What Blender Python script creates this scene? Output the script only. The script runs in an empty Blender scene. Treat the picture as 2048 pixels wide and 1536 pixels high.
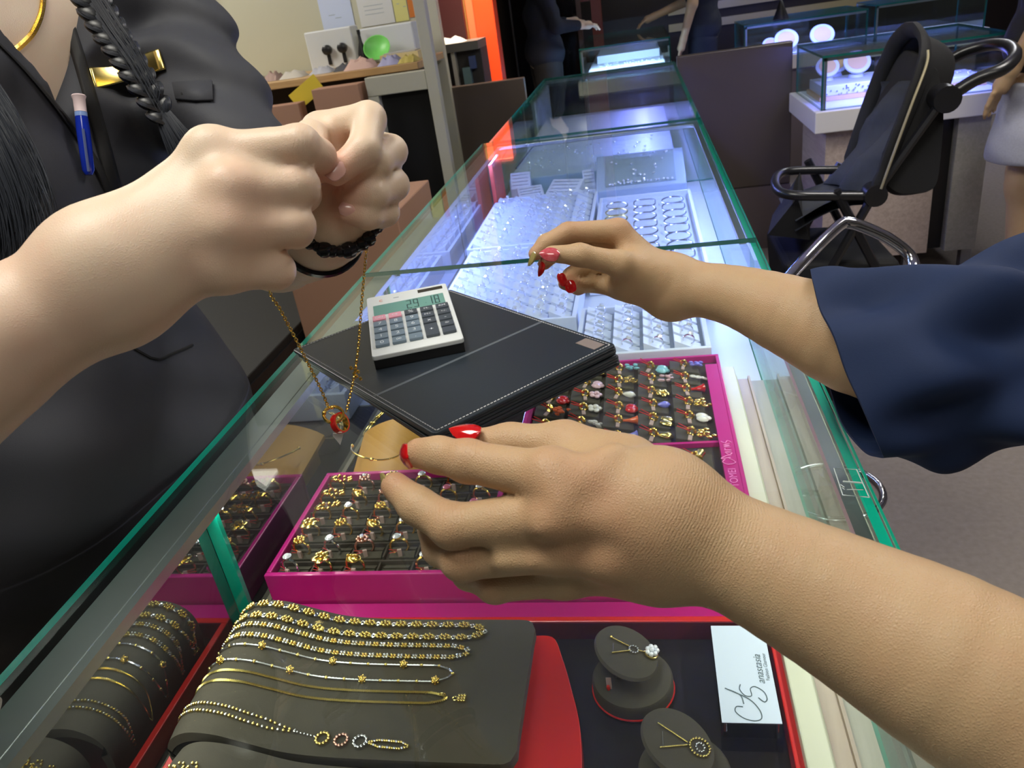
import bpy, math, random
import numpy as np
from math import sin, cos, pi, radians
from mathutils import Vector, Matrix

SC = bpy.context.scene
COL = SC.collection
random.seed(4)
RNG = np.random.default_rng(7)
ZG = 0.95            # height of the glass counter top

# ------------------------------------------------------------------ camera
cam_data = bpy.data.cameras.new('camera')
cam = bpy.data.objects.new('camera', cam_data)
COL.objects.link(cam)
yaw, pitch, roll = -0.2101, 0.4611, -0.1553
fwd = Vector((sin(yaw) * cos(pitch), cos(yaw) * cos(pitch), -sin(pitch)))
r0 = Vector((cos(yaw), -sin(yaw), 0)); u0 = r0.cross(fwd)
rt = r0 * cos(roll) + u0 * sin(roll); up = -r0 * sin(roll) + u0 * cos(roll)
m = Matrix((rt, up, -fwd)).transposed().to_4x4()
m.translation = Vector((0, 0, 1.33))
cam.matrix_world = m
cam_data.sensor_width = 36.0
cam_data.lens = 36.0 * 1549.0 / 2048.0
cam_data.clip_start = 0.02
cam_data.clip_end = 60
cam_data.dof.use_dof = True
cam_data.dof.focus_distance = 0.62
cam_data.dof.aperture_fstop = 22.0
SC.camera = cam

# ------------------------------------------------------------------ world, exposure
SC.view_settings.view_transform = 'Standard'
SC.view_settings.look = 'None'
SC.view_settings.exposure = 0.0
SC.view_settings.gamma = 1.0
SC.view_settings.use_curve_mapping = False
wd = bpy.data.worlds.new('world'); SC.world = wd
wd.use_nodes = True
wd.node_tree.nodes['Background'].inputs[0].default_value = (0.55, 0.62, 0.75, 1)
wd.node_tree.nodes['Background'].inputs[1].default_value = 0.12


def area(name, loc, target, size, power, color, size_y=None, spread=None, rot=None):
    l = bpy.data.lights.new(name, 'AREA'); l.energy = power; l.color = color
    l.size = size
    if size_y: l.shape = 'RECTANGLE'; l.size_y = size_y
    if spread: l.spread = radians(spread)
    o = bpy.data.objects.new(name, l); COL.objects.link(o)
    o.location = loc
    o.rotation_euler = rot if rot else (Vector(target) - Vector(loc)).to_track_quat('-Z', 'Y').to_euler()
    return o


# ceiling luminaires of the shop (their housings are built with the ceiling)
area('ceiling_light_counter', (-0.55, 0.35, 2.62), (-0.15, 0.6, 0.95), 0.7, 22, (1.0, 0.97, 0.86))
area('ceiling_light_front', (0.45, -0.5, 2.62), (0.05, 0.5, 0.95), 0.6, 7, (1.0, 0.97, 0.86))
area('ceiling_light_aisle', (1.3, 1.9, 2.62), (1.2, 2.2, 0), 0.8, 27, (1.0, 0.95, 0.90))
area('ceiling_light_office', (-2.55, 2.9, 2.62), (-1.4, 3.7, 1.1), 0.9, 42, (1.0, 0.96, 0.86))
area('ceiling_light_far', (2.3, 6.3, 2.62), (0.3, 6.0, 0.9), 0.8, 26, (0.9, 0.93, 1.0))
# LED bars under the glass tops, plus two added fills along the rear
area('case_light_gold', (0.141, 0.45, 0.9315), (0.1, 0.45, 0.8), 0.008, 1.5, (1.0, 0.96, 0.9), 1.3, rot=(0, radians(48), 0))
area('rear_fill_gold', (-0.425, 0.35, 0.9285), (0, 0, 0), 0.008, 1.3, (1.0, 0.95, 0.86), 1.3, rot=(0, radians(-40), 0))  # added fill lamp, brightens the bangle stand and gold trays from behind
area('case_light_diamond', (0.141, 1.76, 0.9315), (0.08, 1.76, 0.8), 0.009, 6.5, (0.26, 0.34, 1.0), 1.05, rot=(0, radians(42), 0))
area('rear_fill_diamond', (-0.428, 1.76, 0.9285), (0.08, 1.76, 0.8), 0.009, 6, (0.26, 0.34, 1.0), 1.05, rot=(0, radians(-42), 0))  # added fill lamp, evens the blue light across the white trays
area('case_light_diamond_far', (0.0, 3.15, 0.93), (0.0, 3.15, 0.8), 0.04, 8, (0.22, 0.24, 1.0), 1.4, rot=(0, 0, 0))

# ------------------------------------------------------------------ materials
MT = {}


def mat(name, col, rough=0.5, metal=0.0, spec=0.5, coat=0.0, noise=None, bump=None, sss=0.0, emis=None, alpha=None, aniso=None):
    """noise=(scale, amount[, col2]) tints the base colour; bump=(scale, strength, distance)"""
    if name in MT: return MT[name]
    m = bpy.data.materials.new(name); m.use_nodes = True
    nt = m.node_tree; b = nt.nodes['Principled BSDF']
    b.inputs['Base Color'].default_value = (*col, 1)
    b.inputs['Roughness'].default_value = rough
    b.inputs['Metallic'].default_value = metal
    b.inputs['Specular IOR Level'].default_value = spec
    if coat: b.inputs['Coat Weight'].default_value = coat; b.inputs['Coat Roughness'].default_value = 0.08
    if sss:
        b.inputs['Subsurface Weight'].default_value = sss
        b.inputs['Subsurface Radius'].default_value = (1.0, 0.35, 0.18)
        b.inputs['Subsurface Scale'].default_value = 0.006
    if emis: b.inputs['Emission Color'].default_value = (*emis[0], 1); b.inputs['Emission Strength'].default_value = emis[1]
    tc = nt.nodes.new('ShaderNodeTexCoord')
    if noise:
        n = nt.nodes.new('ShaderNodeTexNoise'); n.inputs['Scale'].default_value = noise[0]; n.inputs['Detail'].default_value = 4
        nt.links.new(tc.outputs['Object'], n.inputs['Vector'])
        mx = nt.nodes.new('ShaderNodeMix'); mx.data_type = 'RGBA'
        c2 = noise[2] if len(noise) > 2 else tuple(c * (1 - noise[1]) for c in col)
        mx.inputs[6].default_value = (*col, 1); mx.inputs[7].default_value = (*c2, 1)
        nt.links.new(n.outputs['Fac'], mx.inputs[0]); nt.links.new(mx.outputs[2], b.inputs['Base Color'])
    if bump:
        n2 = nt.nodes.new('ShaderNodeTexNoise'); n2.inputs['Scale'].default_value = bump[0]; n2.inputs['Detail'].default_value = 3
        nt.links.new(tc.outputs['Object'], n2.inputs['Vector'])
        bp = nt.nodes.new('ShaderNodeBump'); bp.inputs['Strength'].default_value = bump[1]; bp.inputs['Distance'].default_value = bump[2]
        nt.links.new(n2.outputs['Fac'], bp.inputs['Height']); nt.links.new(bp.outputs[0], b.inputs['Normal'])
    MT[name] = m
    return m


def wood(name, c1, c2, scale=3.0, axis=1, rough=0.45):
    if name in MT: return MT[name]
    m = mat(name, c1, rough); nt = m.node_tree; b = nt.nodes['Principled BSDF']
    tc = nt.nodes.new('ShaderNodeTexCoord'); mp = nt.nodes.new('ShaderNodeMapping')
    s = [scale * 12, scale * 12, scale * 12]; s[axis] = scale
    mp.inputs['Scale'].default_value = s
    n = nt.nodes.new('ShaderNodeTexNoise'); n.inputs['Scale'].default_value = 2; n.inputs['Detail'].default_value = 6; n.inputs['Distortion'].default_value = 0.6
    nt.links.new(tc.outputs['Object'], mp.inputs[0]); nt.links.new(mp.outputs[0], n.inputs['Vector'])
    r = nt.nodes.new('ShaderNodeValToRGB'); r.color_ramp.elements[0].position = 0.3; r.color_ramp.elements[1].position = 0.7
    r.color_ramp.elements[0].color = (*c1, 1); r.color_ramp.elements[1].color = (*c2, 1)
    nt.links.new(n.outputs['Fac'], r.inputs[0]); nt.links.new(r.outputs[0], b.inputs['Base Color'])
    return m


def glass(name, tint, ior=1.5, rough=0.0):
    """flat sheet glass: straight-through transparency plus Fresnel reflection"""
    m = bpy.data.materials.new(name); m.use_nodes = True; nt = m.node_tree
    for n in list(nt.nodes): nt.nodes.remove(n)
    out = nt.nodes.new('ShaderNodeOutputMaterial'); mx = nt.nodes.new('ShaderNodeMixShader')
    tr = nt.nodes.new('ShaderNodeBsdfTransparent'); tr.inputs[0].default_value = (*tint, 1)
    gl = nt.nodes.new('ShaderNodeBsdfGlossy'); gl.inputs['Roughness'].default_value = rough
    gl.inputs[0].default_value = (0.95, 1, 0.98, 1)
    # Schlick reflectance, the same from both faces of the sheet
    ge = nt.nodes.new('ShaderNodeNewGeometry'); dt = nt.nodes.new('ShaderNodeVectorMath'); dt.operation = 'DOT_PRODUCT'
    nt.links.new(ge.outputs['Incoming'], dt.inputs[0]); nt.links.new(ge.outputs['Normal'], dt.inputs[1])

    def mth(op, a, b=None):
        n = nt.nodes.new('ShaderNodeMath'); n.operation = op
        for i, q in enumerate((a, b)):
            if q is None: continue
            if isinstance(q, float): n.inputs[i].default_value = q
            else: nt.links.new(q, n.inputs[i])
        return n.outputs[0]
    f0 = ((ior - 1) / (ior + 1)) ** 2
    c = mth('SUBTRACT', 1.0, mth('ABSOLUTE', dt.outputs['Value']))
    fr = mth('ADD', mth('MULTIPLY', mth('POWER', c, 5.0), 1 - f0), f0)
    nt.links.new(fr, mx.inputs[0]); nt.links.new(tr.outputs[0], mx.inputs[1]); nt.links.new(gl.outputs[0], mx.inputs[2])
    nt.links.new(mx.outputs[0], out.inputs[0])
    MT[name] = m
    return m


def emit(name, col, s):
    if name in MT: return MT[name]
    m = bpy.data.materials.new(name); m.use_nodes = True; nt = m.node_tree
    b = nt.nodes['Principled BSDF']; b.inputs['Base Color'].default_value = (*col, 1)
    b.inputs['Emission Color'].default_value = (*col, 1); b.inputs['Emission Strength'].default_value = s
    MT[name] = m; return m


GLASS = glass('sheet_glass', (0.93, 0.97, 0.955))
GLASSV = glass('pane_glass', (0.90, 0.96, 0.95))
GEDGE = mat('glass_edge_green', (0.008, 0.50, 0.36), 0.12, spec=0.8)
GEDGE_D = mat('glass_edge_teal', (0.01, 0.13, 0.11), 0.12, spec=0.8)
ALU = mat('brushed_aluminium', (0.55, 0.57, 0.58), 0.33, 0.9, noise=(40, 0.12))
CHROME = mat('chrome', (0.78, 0.78, 0.82), 0.08, 1.0)
GOLD = mat('polished_gold', (0.95, 0.66, 0.16), 0.22, 1.0)
GOLDY = mat('yellow_gold', (0.93, 0.73, 0.24), 0.24, 1.0)
SILVER = mat('white_gold', (0.85, 0.85, 0.88), 0.2, 1.0)
ROSE = mat('rose_gold', (0.85, 0.5, 0.38), 0.25, 1.0)
GEM = mat('clear_gemstone', (0.93, 0.95, 1.0), 0.04, 0.35, spec=1.0)
REDEN = mat('red_enamel', (0.55, 0.012, 0.01), 0.1, coat=0.6)
REDTH = mat('red_thread', (0.5, 0.02, 0.02), 0.7)
VELVET = mat('brown_grey_velvet', (0.066, 0.056, 0.038), 0.85, noise=(90, 0.25), bump=(700, 0.25, 0.0006))
VELVETD = mat('dark_brown_foam', (0.045, 0.035, 0.026), 0.9, bump=(500, 0.3, 0.0006))
PINK = mat('magenta_lacquer', (0.52, 0.015, 0.21), 0.22, coat=0.3)
PINKL = mat('light_magenta_print', (0.85, 0.22, 0.55), 0.4)
RED = mat('red_lacquer', (0.62, 0.022, 0.018), 0.25, coat=0.2)
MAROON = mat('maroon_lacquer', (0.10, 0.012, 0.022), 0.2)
DARKF = mat('dark_tray_liner', (0.022, 0.018, 0.017), 0.3)
WHITEL = mat('white_leatherette', (0.70, 0.75, 0.86), 0.45, bump=(300, 0.15, 0.0005))
WHITEP = mat('white_laminate', (0.72, 0.7, 0.66), 0.4)
CREAM = mat('cream_laminate', (0.62, 0.62, 0.47), 0.35)
BEIGE = wood('pale_wood_laminate', (0.42, 0.33, 0.26), (0.55, 0.45, 0.36), 3, 1)
GREYW = wood('grey_wood_laminate', (0.36, 0.35, 0.28), (0.45, 0.43, 0.36), 3, 1)
BLACKL = mat('black_leather', (0.020, 0.028, 0.038), 0.36, bump=(900, 0.12, 0.0004))
BLACKP = mat('black_plastic', (0.01, 0.01, 0.011), 0.35)
BROWN = mat('brown_laminate', (0.088, 0.068, 0.056), 0.3, noise=(3, 0.12))
ORANGE = mat('orange_red_lacquer', (0.75, 0.06, 0.012), 0.35)
STITCH = mat('pale_thread', (0.6, 0.6, 0.6), 0.7)


# ------------------------------------------------------------------ object helpers
def tag(o, label=None, cat=None, group=None, kind=None):
    if label: o['label'] = label
    if cat: o['category'] = cat
    if group: o['group'] = group
    if kind: o['kind'] = kind
    return o


def link(name, me, parent=None):
    o = bpy.data.objects.new(name, me); COL.objects.link(o)
    if parent is not None:
        o.parent = parent
    return o


def thing(name, loc, label, cat, group=None, rz=0):
    o = bpy.data.objects.new(name, None); COL.objects.link(o)
    o.empty_display_size = 0.02
    o.location = loc; o.rotation_euler = (0, 0, rz)
    return tag(o, label, cat, group)


class MB:
    """collects shapes into one mesh"""

    def __init__(s, M=None): s.v = []; s.f = []; s.mi = []; s.M = M

    def add(s, vs, fs, M=None, mi=0):
        b = len(s.v)
        for p in vs:
            p = Vector(p)
            if M is not None: p = M @ p
            if s.M is not None: p = s.M @ p
            s.v.append(p)
        for f in fs: s.f.append([i + b for i in f]); s.mi.append(mi)
        return s

    def box(s, x0, x1, y0, y1, z0, z1, M=None, mi=0):
        return s.add([(x0, y0, z0), (x1, y0, z0), (x1, y1, z0), (x0, y1, z0), (x0, y0, z1), (x1, y0, z1), (x1, y1, z1), (x0, y1, z1)],
                     [(0, 3, 2, 1), (4, 5, 6, 7), (0, 1, 5, 4), (1, 2, 6, 5), (2, 3, 7, 6), (3, 0, 4, 7)], M, mi)

    def prism(s, poly, z0, z1, M=None, mi=0):
        n = len(poly)
        return s.add([(x, y, z0) for x, y in poly] + [(x, y, z1) for x, y in poly],
                     [list(range(n))[::-1], list(range(n, 2 * n))] + [(i, (i + 1) % n, n + (i + 1) % n, n + i) for i in range(n)], M, mi)

    def tube(s, pts, r, n=8, closed=False, M=None, mi=0, cap=True, flat=1.0):
        pts = [Vector(p) for p in pts]; N = len(pts)
        rs = r if isinstance(r, (list, tuple)) else [r] * N
        vs = []; u = None
        for i, p in enumerate(pts):
            if closed: t = pts[(i + 1) % N] - pts[i - 1]
            else: t = pts[min(i + 1, N - 1)] - pts[max(i - 1, 0)]
            if t.length < 1e-9: t = Vector((0, 0, 1))
            t.normalize()
            if u is None:
                u = t.orthogonal().normalized() if abs(t.z) > 0.95 else Vector((0, 0, 1)).cross(t).normalized()
            u = (u - t * u.dot(t))
            if u.length < 1e-6: u = t.orthogonal()
            u.normalize(); w = t.cross(u)
            for k in range(n):
                a = 2 * pi * k / n
                vs.append(p + u * (cos(a) * rs[i]) + w * (sin(a) * rs[i] * flat))
        fs = []
        for i in range(N if closed else N - 1):
            j = (i + 1) % N
            for k in range(n):
                l = (k + 1) % n
                fs.append((i * n + k, i * n + l, j * n + l, j * n + k))
        if cap and not closed: fs += [list(range(n))[::-1], [(N - 1) * n + k for k in range(n)]]
        return s.add(vs, fs, M, mi)

    def ring(s, c, R, r, ax=(0, 0, 1), n=20, k=8, M=None, mi=0, a0=0, a1=2 * pi, sx=1.0, sy=1.0):
        q = Vector(ax).to_track_quat('Z', 'X'); full = abs(a1 - a0 - 2 * pi) < 1e-4
        cnt = n if full else n + 1
        pts = [Vector(c) + q @ Vector((cos(a0 + (a1 - a0) * i / n) * R * sx, sin(a0 + (a1 - a0) * i / n) * R * sy, 0)) for i in range(cnt)]
        return s.tube(pts, r, k, full, M, mi)

    def ball(s, c, r, n=8, k=5, M=None, mi=0, sc=(1, 1, 1), q=None):
        vs = []; fs = []
        c = Vector(c)
        for i in range(1, k):
            ph = pi * i / k
            for j in range(n):
                a = 2 * pi * j / n
                p = Vector((sin(ph) * cos(a) * r * sc[0], sin(ph) * sin(a) * r * sc[1], cos(ph) * r * sc[2]))
                if q is not None: p = q @ p
                vs.append(c + p)
        t = Vector((0, 0, r * sc[2])); bt = Vector((0, 0, -r * sc[2]))
        if q is not None: t = q @ t; bt = q @ bt
        vs += [c + t, c + bt]
        T = len(vs) - 2; B = T + 1
        for j in range(n):
            l = (j + 1) % n
            fs.append((T, j, l)); fs.append((B, (k - 2) * n + l, (k - 2) * n + j))
            for i in range(k - 2): fs.append((i * n + j, (i + 1) * n + j, (i + 1) * n + l, i * n + l))
        return s.add(vs, fs, M, mi)

    def lathe(s, prof, c=(0, 0, 0), n=24, M=None, mi=0, q=None, sx=1, sy=1):
        vs = []; fs = []; c = Vector(c)
        for r, z in prof:
            for j in range(n):
                a = 2 * pi * j / n; p = Vector((r * cos(a) * sx, r * sin(a) * sy, z))
                if q is not None: p = q @ p
                vs.append(c + p)
        for i in range(len(prof) - 1):
            for j in range(n):
                l = (j + 1) % n; fs.append((i * n + j, i * n + l, (i + 1) * n + l, (i + 1) * n + j))
        fs.append(list(range(n))[::-1]); fs.append([(len(prof) - 1) * n + j for j in range(n)])
        return s.add(vs, fs, M, mi)

    def grid(s, P, M=None, mi=0, closed_u=False):
        """P[i][j] rows of points"""
        n = len(P); k = len(P[0]); vs = [p for r in P for p in r]; fs = []
        for i in range(n - 1):
            for j in range(k if closed_u else k - 1):
                l = (j + 1) % k; fs.append((i * k + j, i * k + l, (i + 1) * k + l, (i + 1) * k + j))
        return s.add(vs, fs, M, mi)

    def build(s, name, mt, parent=None, smooth=True, bevel=0.0, seg=2, wpos=False, angle=40):
        me = bpy.data.meshes.new(name)
        me.from_pydata([tuple(v) for v in s.v], [], s.f)
        mts = mt if isinstance(mt, (list, tuple)) else [mt]
        for x in mts: me.materials.append(x)
        if len(mts) > 1:
            me.polygons.foreach_set('material_index', s.mi)
        me.update()
        if smooth:
            me.shade_smooth()
            try: me.set_sharp_from_angle(angle=radians(angle))
            except Exception: pass
        o = link(name, me, parent)
        if parent is not None and wpos:
            o.matrix_parent_inverse = parent.matrix_basis.inverted()
        if bevel:
            bv = o.modifiers.new('bevel', 'BEVEL'); bv.width = bevel; bv.segments = seg; bv.limit_method = 'ANGLE'; bv.angle_limit = radians(40)
            bv.harden_normals = False
        return o


def copy_tree(o, parent=None):
    c = o.copy(); COL.objects.link(c)
    if parent is not None: c.parent = parent
    for ch in list(o.children): copy_tree(ch, c)
    return c


def struct(name, mb, m, **k):
    o = mb.build(name, m, None, smooth=False, **k); o['kind'] = 'structure'; return o


def text_mesh(name, body, size, M, mt, parent=None, shear=0.0, extrude=0.0, space=1.0):
    cu = bpy.data.curves.new(name, 'FONT'); cu.body = body; cu.size = size; cu.shear = shear; cu.extrude = extrude
    cu.align_x = 'CENTER'; cu.align_y = 'CENTER'; cu.space_character = space
    t = bpy.data.objects.new(name, cu); COL.objects.link(t)
    dg = bpy.context.evaluated_depsgraph_get(); dg.update()
    me = bpy.data.meshes.new_from_object(t.evaluated_get(dg))
    bpy.data.objects.remove(t)
    me.transform(M); me.materials.clear(); me.materials.append(mt)
    return link(name, me, parent)


def bez(pts, n=10):
    """Catmull-Rom through points"""
    P = [Vector(p) for p in pts]; out = []
    for i in range(len(P) - 1):
        a = P[max(i - 1, 0)]; b = P[i]; c = P[i + 1]; d = P[min(i + 2, len(P) - 1)]
        for k in range(n):
            t = k / n
            out.append(0.5 * ((2 * b) + (c - a) * t + (2 * a - 5 * b + 4 * c - d) * t * t + (-a + 3 * b - 3 * c + d) * t ** 3))
    out.append(P[-1]); return out


# ------------------------------------------------------------------ the room
CARPET = mat('grey_mauve_carpet', (0.36, 0.315, 0.285), 0.95, spec=0.1, noise=(60, 0.3, (0.24, 0.21, 0.19)), bump=(450, 0.6, 0.004))
DARKW = mat('dark_brown_wall', (0.018, 0.012, 0.010), 0.4)
WALLC = mat('cream_wall_paint', (0.47, 0.455, 0.34), 0.6)
CEIL = mat('ceiling_white', (0.7, 0.7, 0.7), 0.8)
struct('floor', MB().box(-3.2, 3.6, -2.0, 9.0, -0.05, 0.0), CARPET)
struct('ceiling', MB().box(-3.2, 3.6, -2.0, 9.0, 2.75, 2.8), CEIL)
struct('wall_back', MB().box(-3.2, 3.6, 8.6, 8.7, 0, 2.75), DARKW)
struct('wall_left', MB().box(-3.3, -3.2, -2.0, 8.6, 0, 2.75), mat('grey_wall', (0.2, 0.2, 0.19), 0.6))
struct('wall_right', MB().box(3.6, 3.7, -2.0, 8.6, 0, 2.75), mat('grey_wall_r', (0.12, 0.11, 0.12), 0.6))
struct('wall_front', MB().box(-3.2, 3.6, -2.1, -2.0, 0, 2.75), mat('grey_wall', (0.2, 0.2, 0.19), 0.6))
# pale strips on the far wall
for i, z in enumerate((0.78, 0.93)):
    t = MB().box(0.3, 3.4, 8.56, 8.6, z, z + 0.07); struct('trim_%d' % (i + 1), t, mat('pale_gold_trim', (0.6, 0.52, 0.28), 0.25, 0.3))
struct('trim_3', MB().box(0.3, 3.4, 8.54, 8.6, 1.10, 1.16), mat('teal_trim', (0.05, 0.12, 0.11), 0.3))
# ceiling lamp housings
LH = mat('lamp_housing', (0.8, 0.8, 0.8), 0.4)
LD = emit('lamp_diffuser', (1.0, 0.93, 0.85), 3.0)
for i, (x, y, w) in enumerate(((-0.55, 0.35, 0.7), (0.45, -0.5, 0.6), (1.3, 1.9, 0.8), (-2.55, 2.9, 0.9), (2.3, 6.3, 0.8))):
    t = thing('ceiling_light', (x, y, 2.7), 'square recessed ceiling light panel over the ' + ('seller side of the counter', 'customer side of the counter', 'aisle with the bar stool', 'far left of the room', 'far right of the room')[i], 'ceiling light', 'ceiling light panels')
    h = w / 2
    MB().box(-h - .04, h + .04, -h - .04, h + .04, .02, .05).build('housing', LH, t, False)
    MB().box(-h, h, -h, h, .005, .02).build('diffuser', LD, t, False)
# small round spotlights that sparkle in the glass tops
for i, (x, y) in enumerate(((1.1, 4.9),)):
    t = thing('spotlight', (x, y, 2.75), 'small round ceiling spotlight %s' % ('over the diamond counter', 'over the far display case')[i], 'ceiling light')
    MB().lathe([(0.09, 0), (0.09, -0.05), (0.075, -0.05)]).build('housing', LH, t)
    MB().lathe([(0.074, -0.051), (0.074, -0.056)]).build('bulb', emit('spot_bulb', (1, 0.97, 0.9), 60), t)

# ------------------------------------------------------------------ brown partition behind the counter
PT = thing('partition', (0, 3.97, 0), 'low brown laminate partition crossing behind the glass counter', 'partition')
o = MB().box(-1.1, -0.56, 0.02, 0.07, 0.3, 0.965).build('left_panel', BROWN, PT, False, bevel=.004)
MB().box(0.17, 0.69, 0.02, 0.07, 0.32, 0.965).build('right_panel', BROWN, PT, False, bevel=.004)
MB().box(0.17, 0.69, 0.01, 0.07, 0.0, 0.318).build('kickboard', mat('glossy_mauve_laminate', (0.13, 0.10, 0.105), 0.12), PT, False)
MB().box(-1.1, -0.56, 0.01, 0.07, 0.0, 0.298).build('kickboard', mat('glossy_mauve_laminate', (0.13, 0.10, 0.105), 0.12), PT, False)

# ------------------------------------------------------------------ main glass counter
CT = thing('display_counter', (-0.16, 1.8, 0), 'long glass topped jewellery counter the hands are reaching over', 'counter')


def cpart(name, mb, m, parent=CT, sm=False, **k):
    mb.M = Matrix.Translation((0.16, -1.8, 0)); mb.v = [mb.M @ v for v in mb.v]; mb.M = None
    return mb.build(name, m, parent, sm, **k)


Y0, Y1, Y2, Y3 = -0.35, 1.19, 2.335, 3.965
cpart('cabinet_base', MB().box(-0.45, 0.148, Y0, Y3 - .03, 0.0, 0.76), mat('mauve_cabinet', (0.16, 0.13, 0.13), 0.35))
cpart('rear_ledge', MB().box(-0.535, -0.452, Y0, Y3 - .03, 0.70, 0.762), mat('olive_laminate', (0.3, 0.28, 0.2), 0.35))
cpart('case_floor', MB().box(-0.434, 0.086, Y0, Y1 - 0.14, 0.7601, 0.772), DARKF)
cpart('case_floor', MB().box(-0.434, 0.148, Y1 - 0.139, Y3 - .04, 0.7601, 0.774), mat('white_case_floor', (0.6, 0.65, 0.72), 0.4))
s1 = MB().box(0.0885, 0.108, Y0, Y1 - .142, 0.7601, 0.805).box(0.108, 0.112, Y0, Y1 - .142, 0.7601, 0.79)
cpart('floor_trim', s1, CREAM, bevel=.0015)
cpart('floor_trim', MB().box(0.112, 0.127, Y0, Y1 - .142, 0.7601, 0.783).box(0.127, 0.130, Y0, Y1 - .142, 0.7601, 0.788), BEIGE)
cpart('floor_trim', MB().box(0.130, 0.149, Y0, Y1 - .142, 0.7601, 0.779), GREYW)
# smoked mirror sliding doors on the seller's side
MIR = bpy.data.materials.new('smoked_mirror'); MIR.use_nodes = True
_nt = MIR.node_tree
for n in list(_nt.nodes): _nt.nodes.remove(n)
_o = _nt.nodes.new('ShaderNodeOutputMaterial'); _m = _nt.nodes.new('ShaderNodeMixShader'); _g = _nt.nodes.new('ShaderNodeBsdfGlossy'); _d = _nt.nodes.new('ShaderNodeBsdfPrincipled')
_g.inputs['Roughness'].default_value = 0.03; _g.inputs[0].default_value = (0.8, 0.84, 0.9, 1)
_d.inputs['Base Color'].default_value = (0.012, 0.012, 0.014, 1); _m.inputs[0].default_value = 0.42
_nt.links.new(_d.outputs[0], _m.inputs[1]); _nt.links.new(_g.outputs[0], _m.inputs[2]); _nt.links.new(_m.outputs[0], _o.inputs[0])
for a, b in ((Y0, 0.555), (0.57, 1.188), (1.192, 1.76), (1.766, Y2 - .004)):
    cpart('sliding_door', MB().box(-0.448, -0.442, a, b, 0.774, 0.932), MIR)
cpart('sliding_door', MB().box(-0.448, -0.442, Y2 + .02, Y3 - .04, 0.774, 0.932), GLASSV)
cpart('door_rail', MB().box(-0.462, -0.430, Y0, Y2 - .01, 0.931, 0.9405), ALU, bevel=.001)
cpart('door_rail', MB().box(-0.456, -0.436, Y0, Y3 - .04, 0.762, 0.774), mat('olive_laminate', (0.3, 0.28, 0.2), 0.35))
cpart('door_edge', MB().box(-0.442, -0.428, 0.556, 0.562, 0.776, 0.932), mat('green_glass_edge_lit', (0.0, 0.30, 0.20), 0.1, spec=0.9))
cpart('door_edge', MB().box(-0.440, -0.436, 1.186, 1.192, 0.776, 0.932), GEDGE)


def sheet(name, x0, x1, y0, y1, z0, z1, big, parent=None):
    """a sheet of glass whose two large faces are clear and whose rim is green"""
    mb = MB(); mb.box(x0, x1, y0, y1, z0, z1)
    ax = {'z': (0, 1), 'x': (3, 5), 'y': (2, 4)}[big]
    mb.mi = [0 if i in ax else 1 for i in range(6)]
    if big == 'z': mb.mi[2] = mb.mi[4] = 2
    if parent is None: return cpart(name, mb, [GLASS if big == 'z' else GLASSV, GEDGE, GEDGE_D])
    return mb.build(name, [GLASS if big == 'z' else GLASSV, GEDGE_D, GEDGE_D], parent, False)


cpart('led_bar', MB().box(-0.432, -0.424, 1.22, 2.30, 0.930, 0.9405), ALU)  # housing made for the added rear fill over the diamond trays
cpart('led_bar', MB().box(-0.4295, -0.421, -0.3, 1.0, 0.930, 0.9405), ALU)  # housing made for the added rear fill over the gold trays
sheet('glass_top', -0.475, 0.158, Y0, Y1 - .001, 0.9435, ZG, 'z')
sheet('glass_top', -0.475, 0.158, Y1 + .001, Y2, 0.9435, ZG, 'z')
sheet('glass_top', -0.455, 0.158, Y2 + .004, Y3, 0.9435, ZG, 'z')
sheet('front_pane', 0.149, 0.157, Y0, Y1 - .001, 0.762, 0.9430, 'x')
sheet('front_pane', 0.149, 0.157, Y1 + .001, Y2, 0.762, 0.9430, 'x')
sheet('front_pane', 0.149, 0.157, Y2 + .004, Y3, 0.762, 0.9430, 'x')
sheet('end_pane', -0.44, 0.148, Y2 - .010, Y2 - .003, 0.776, 0.928, 'y')
sheet('end_pane', -0.45, 0.148, Y3 - .010, Y3 - .002, 0.776, 0.928, 'y')
sheet('side_pane', -0.45, -0.444, 3.0, Y3 - .04, 0.933, 0.9402, 'x')
cpart('cross_rail', MB().box(-0.45, 0.148, Y2 - .030, Y2 - .001, 0.929, 0.9402), ALU, bevel=.002)
cpart('cross_rail', MB().box(-0.45, 0.148, Y3 - .045, Y3 - .004, 0.929, 0.9402), ALU, bevel=.002)
cpart('led_bar', MB().box(0.136, 0.147, 1.22, 2.30, 0.932, 0.9402), ALU)
cpart('led_bar', MB().box(0.136, 0.147, -0.3, 1.0, 0.932, 0.9402), ALU)
# engraved label mark on the glass
ST = MB()
c = [(0.1360, 0.560), (0.1527, 0.557), (0.1527, 0.519), (0.1345, 0.523)]
ST.tube([(x, y, 0) for x, y in c], 0.0005, 5, True)
ST.tube([(0.1385, 0.541, 0), (0.153, 0.538, 0)], 0.0007, 5).tube([(0.136, 0.537, 0), (0.138, 0.533, 0)], 0.0004, 5).tube([(0.139, 0.530, 0), (0.151, 0.529, 0)], 0.0003, 5)
ST.tube([(0.1362, 0.533, 0), (0.1375, 0.530, 0)], 0.0003, 5)
o = ST.build('glass_sticker', mat('frosted_white', (0.6, 0.68, 0.68), 0.4)); o.location = (0, 0, ZG + .0003)
tag(o, 'small clear square sticker with white outline on the counter edge', 'sticker')

# ------------------------------------------------------------------ display island on the right
CASEGLOW = mat('white_case_lining', (0.75, 0.78, 0.9), 0.5)
PURPLE = emit('violet_led', (0.35, 0.3, 1.0), 6)


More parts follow.
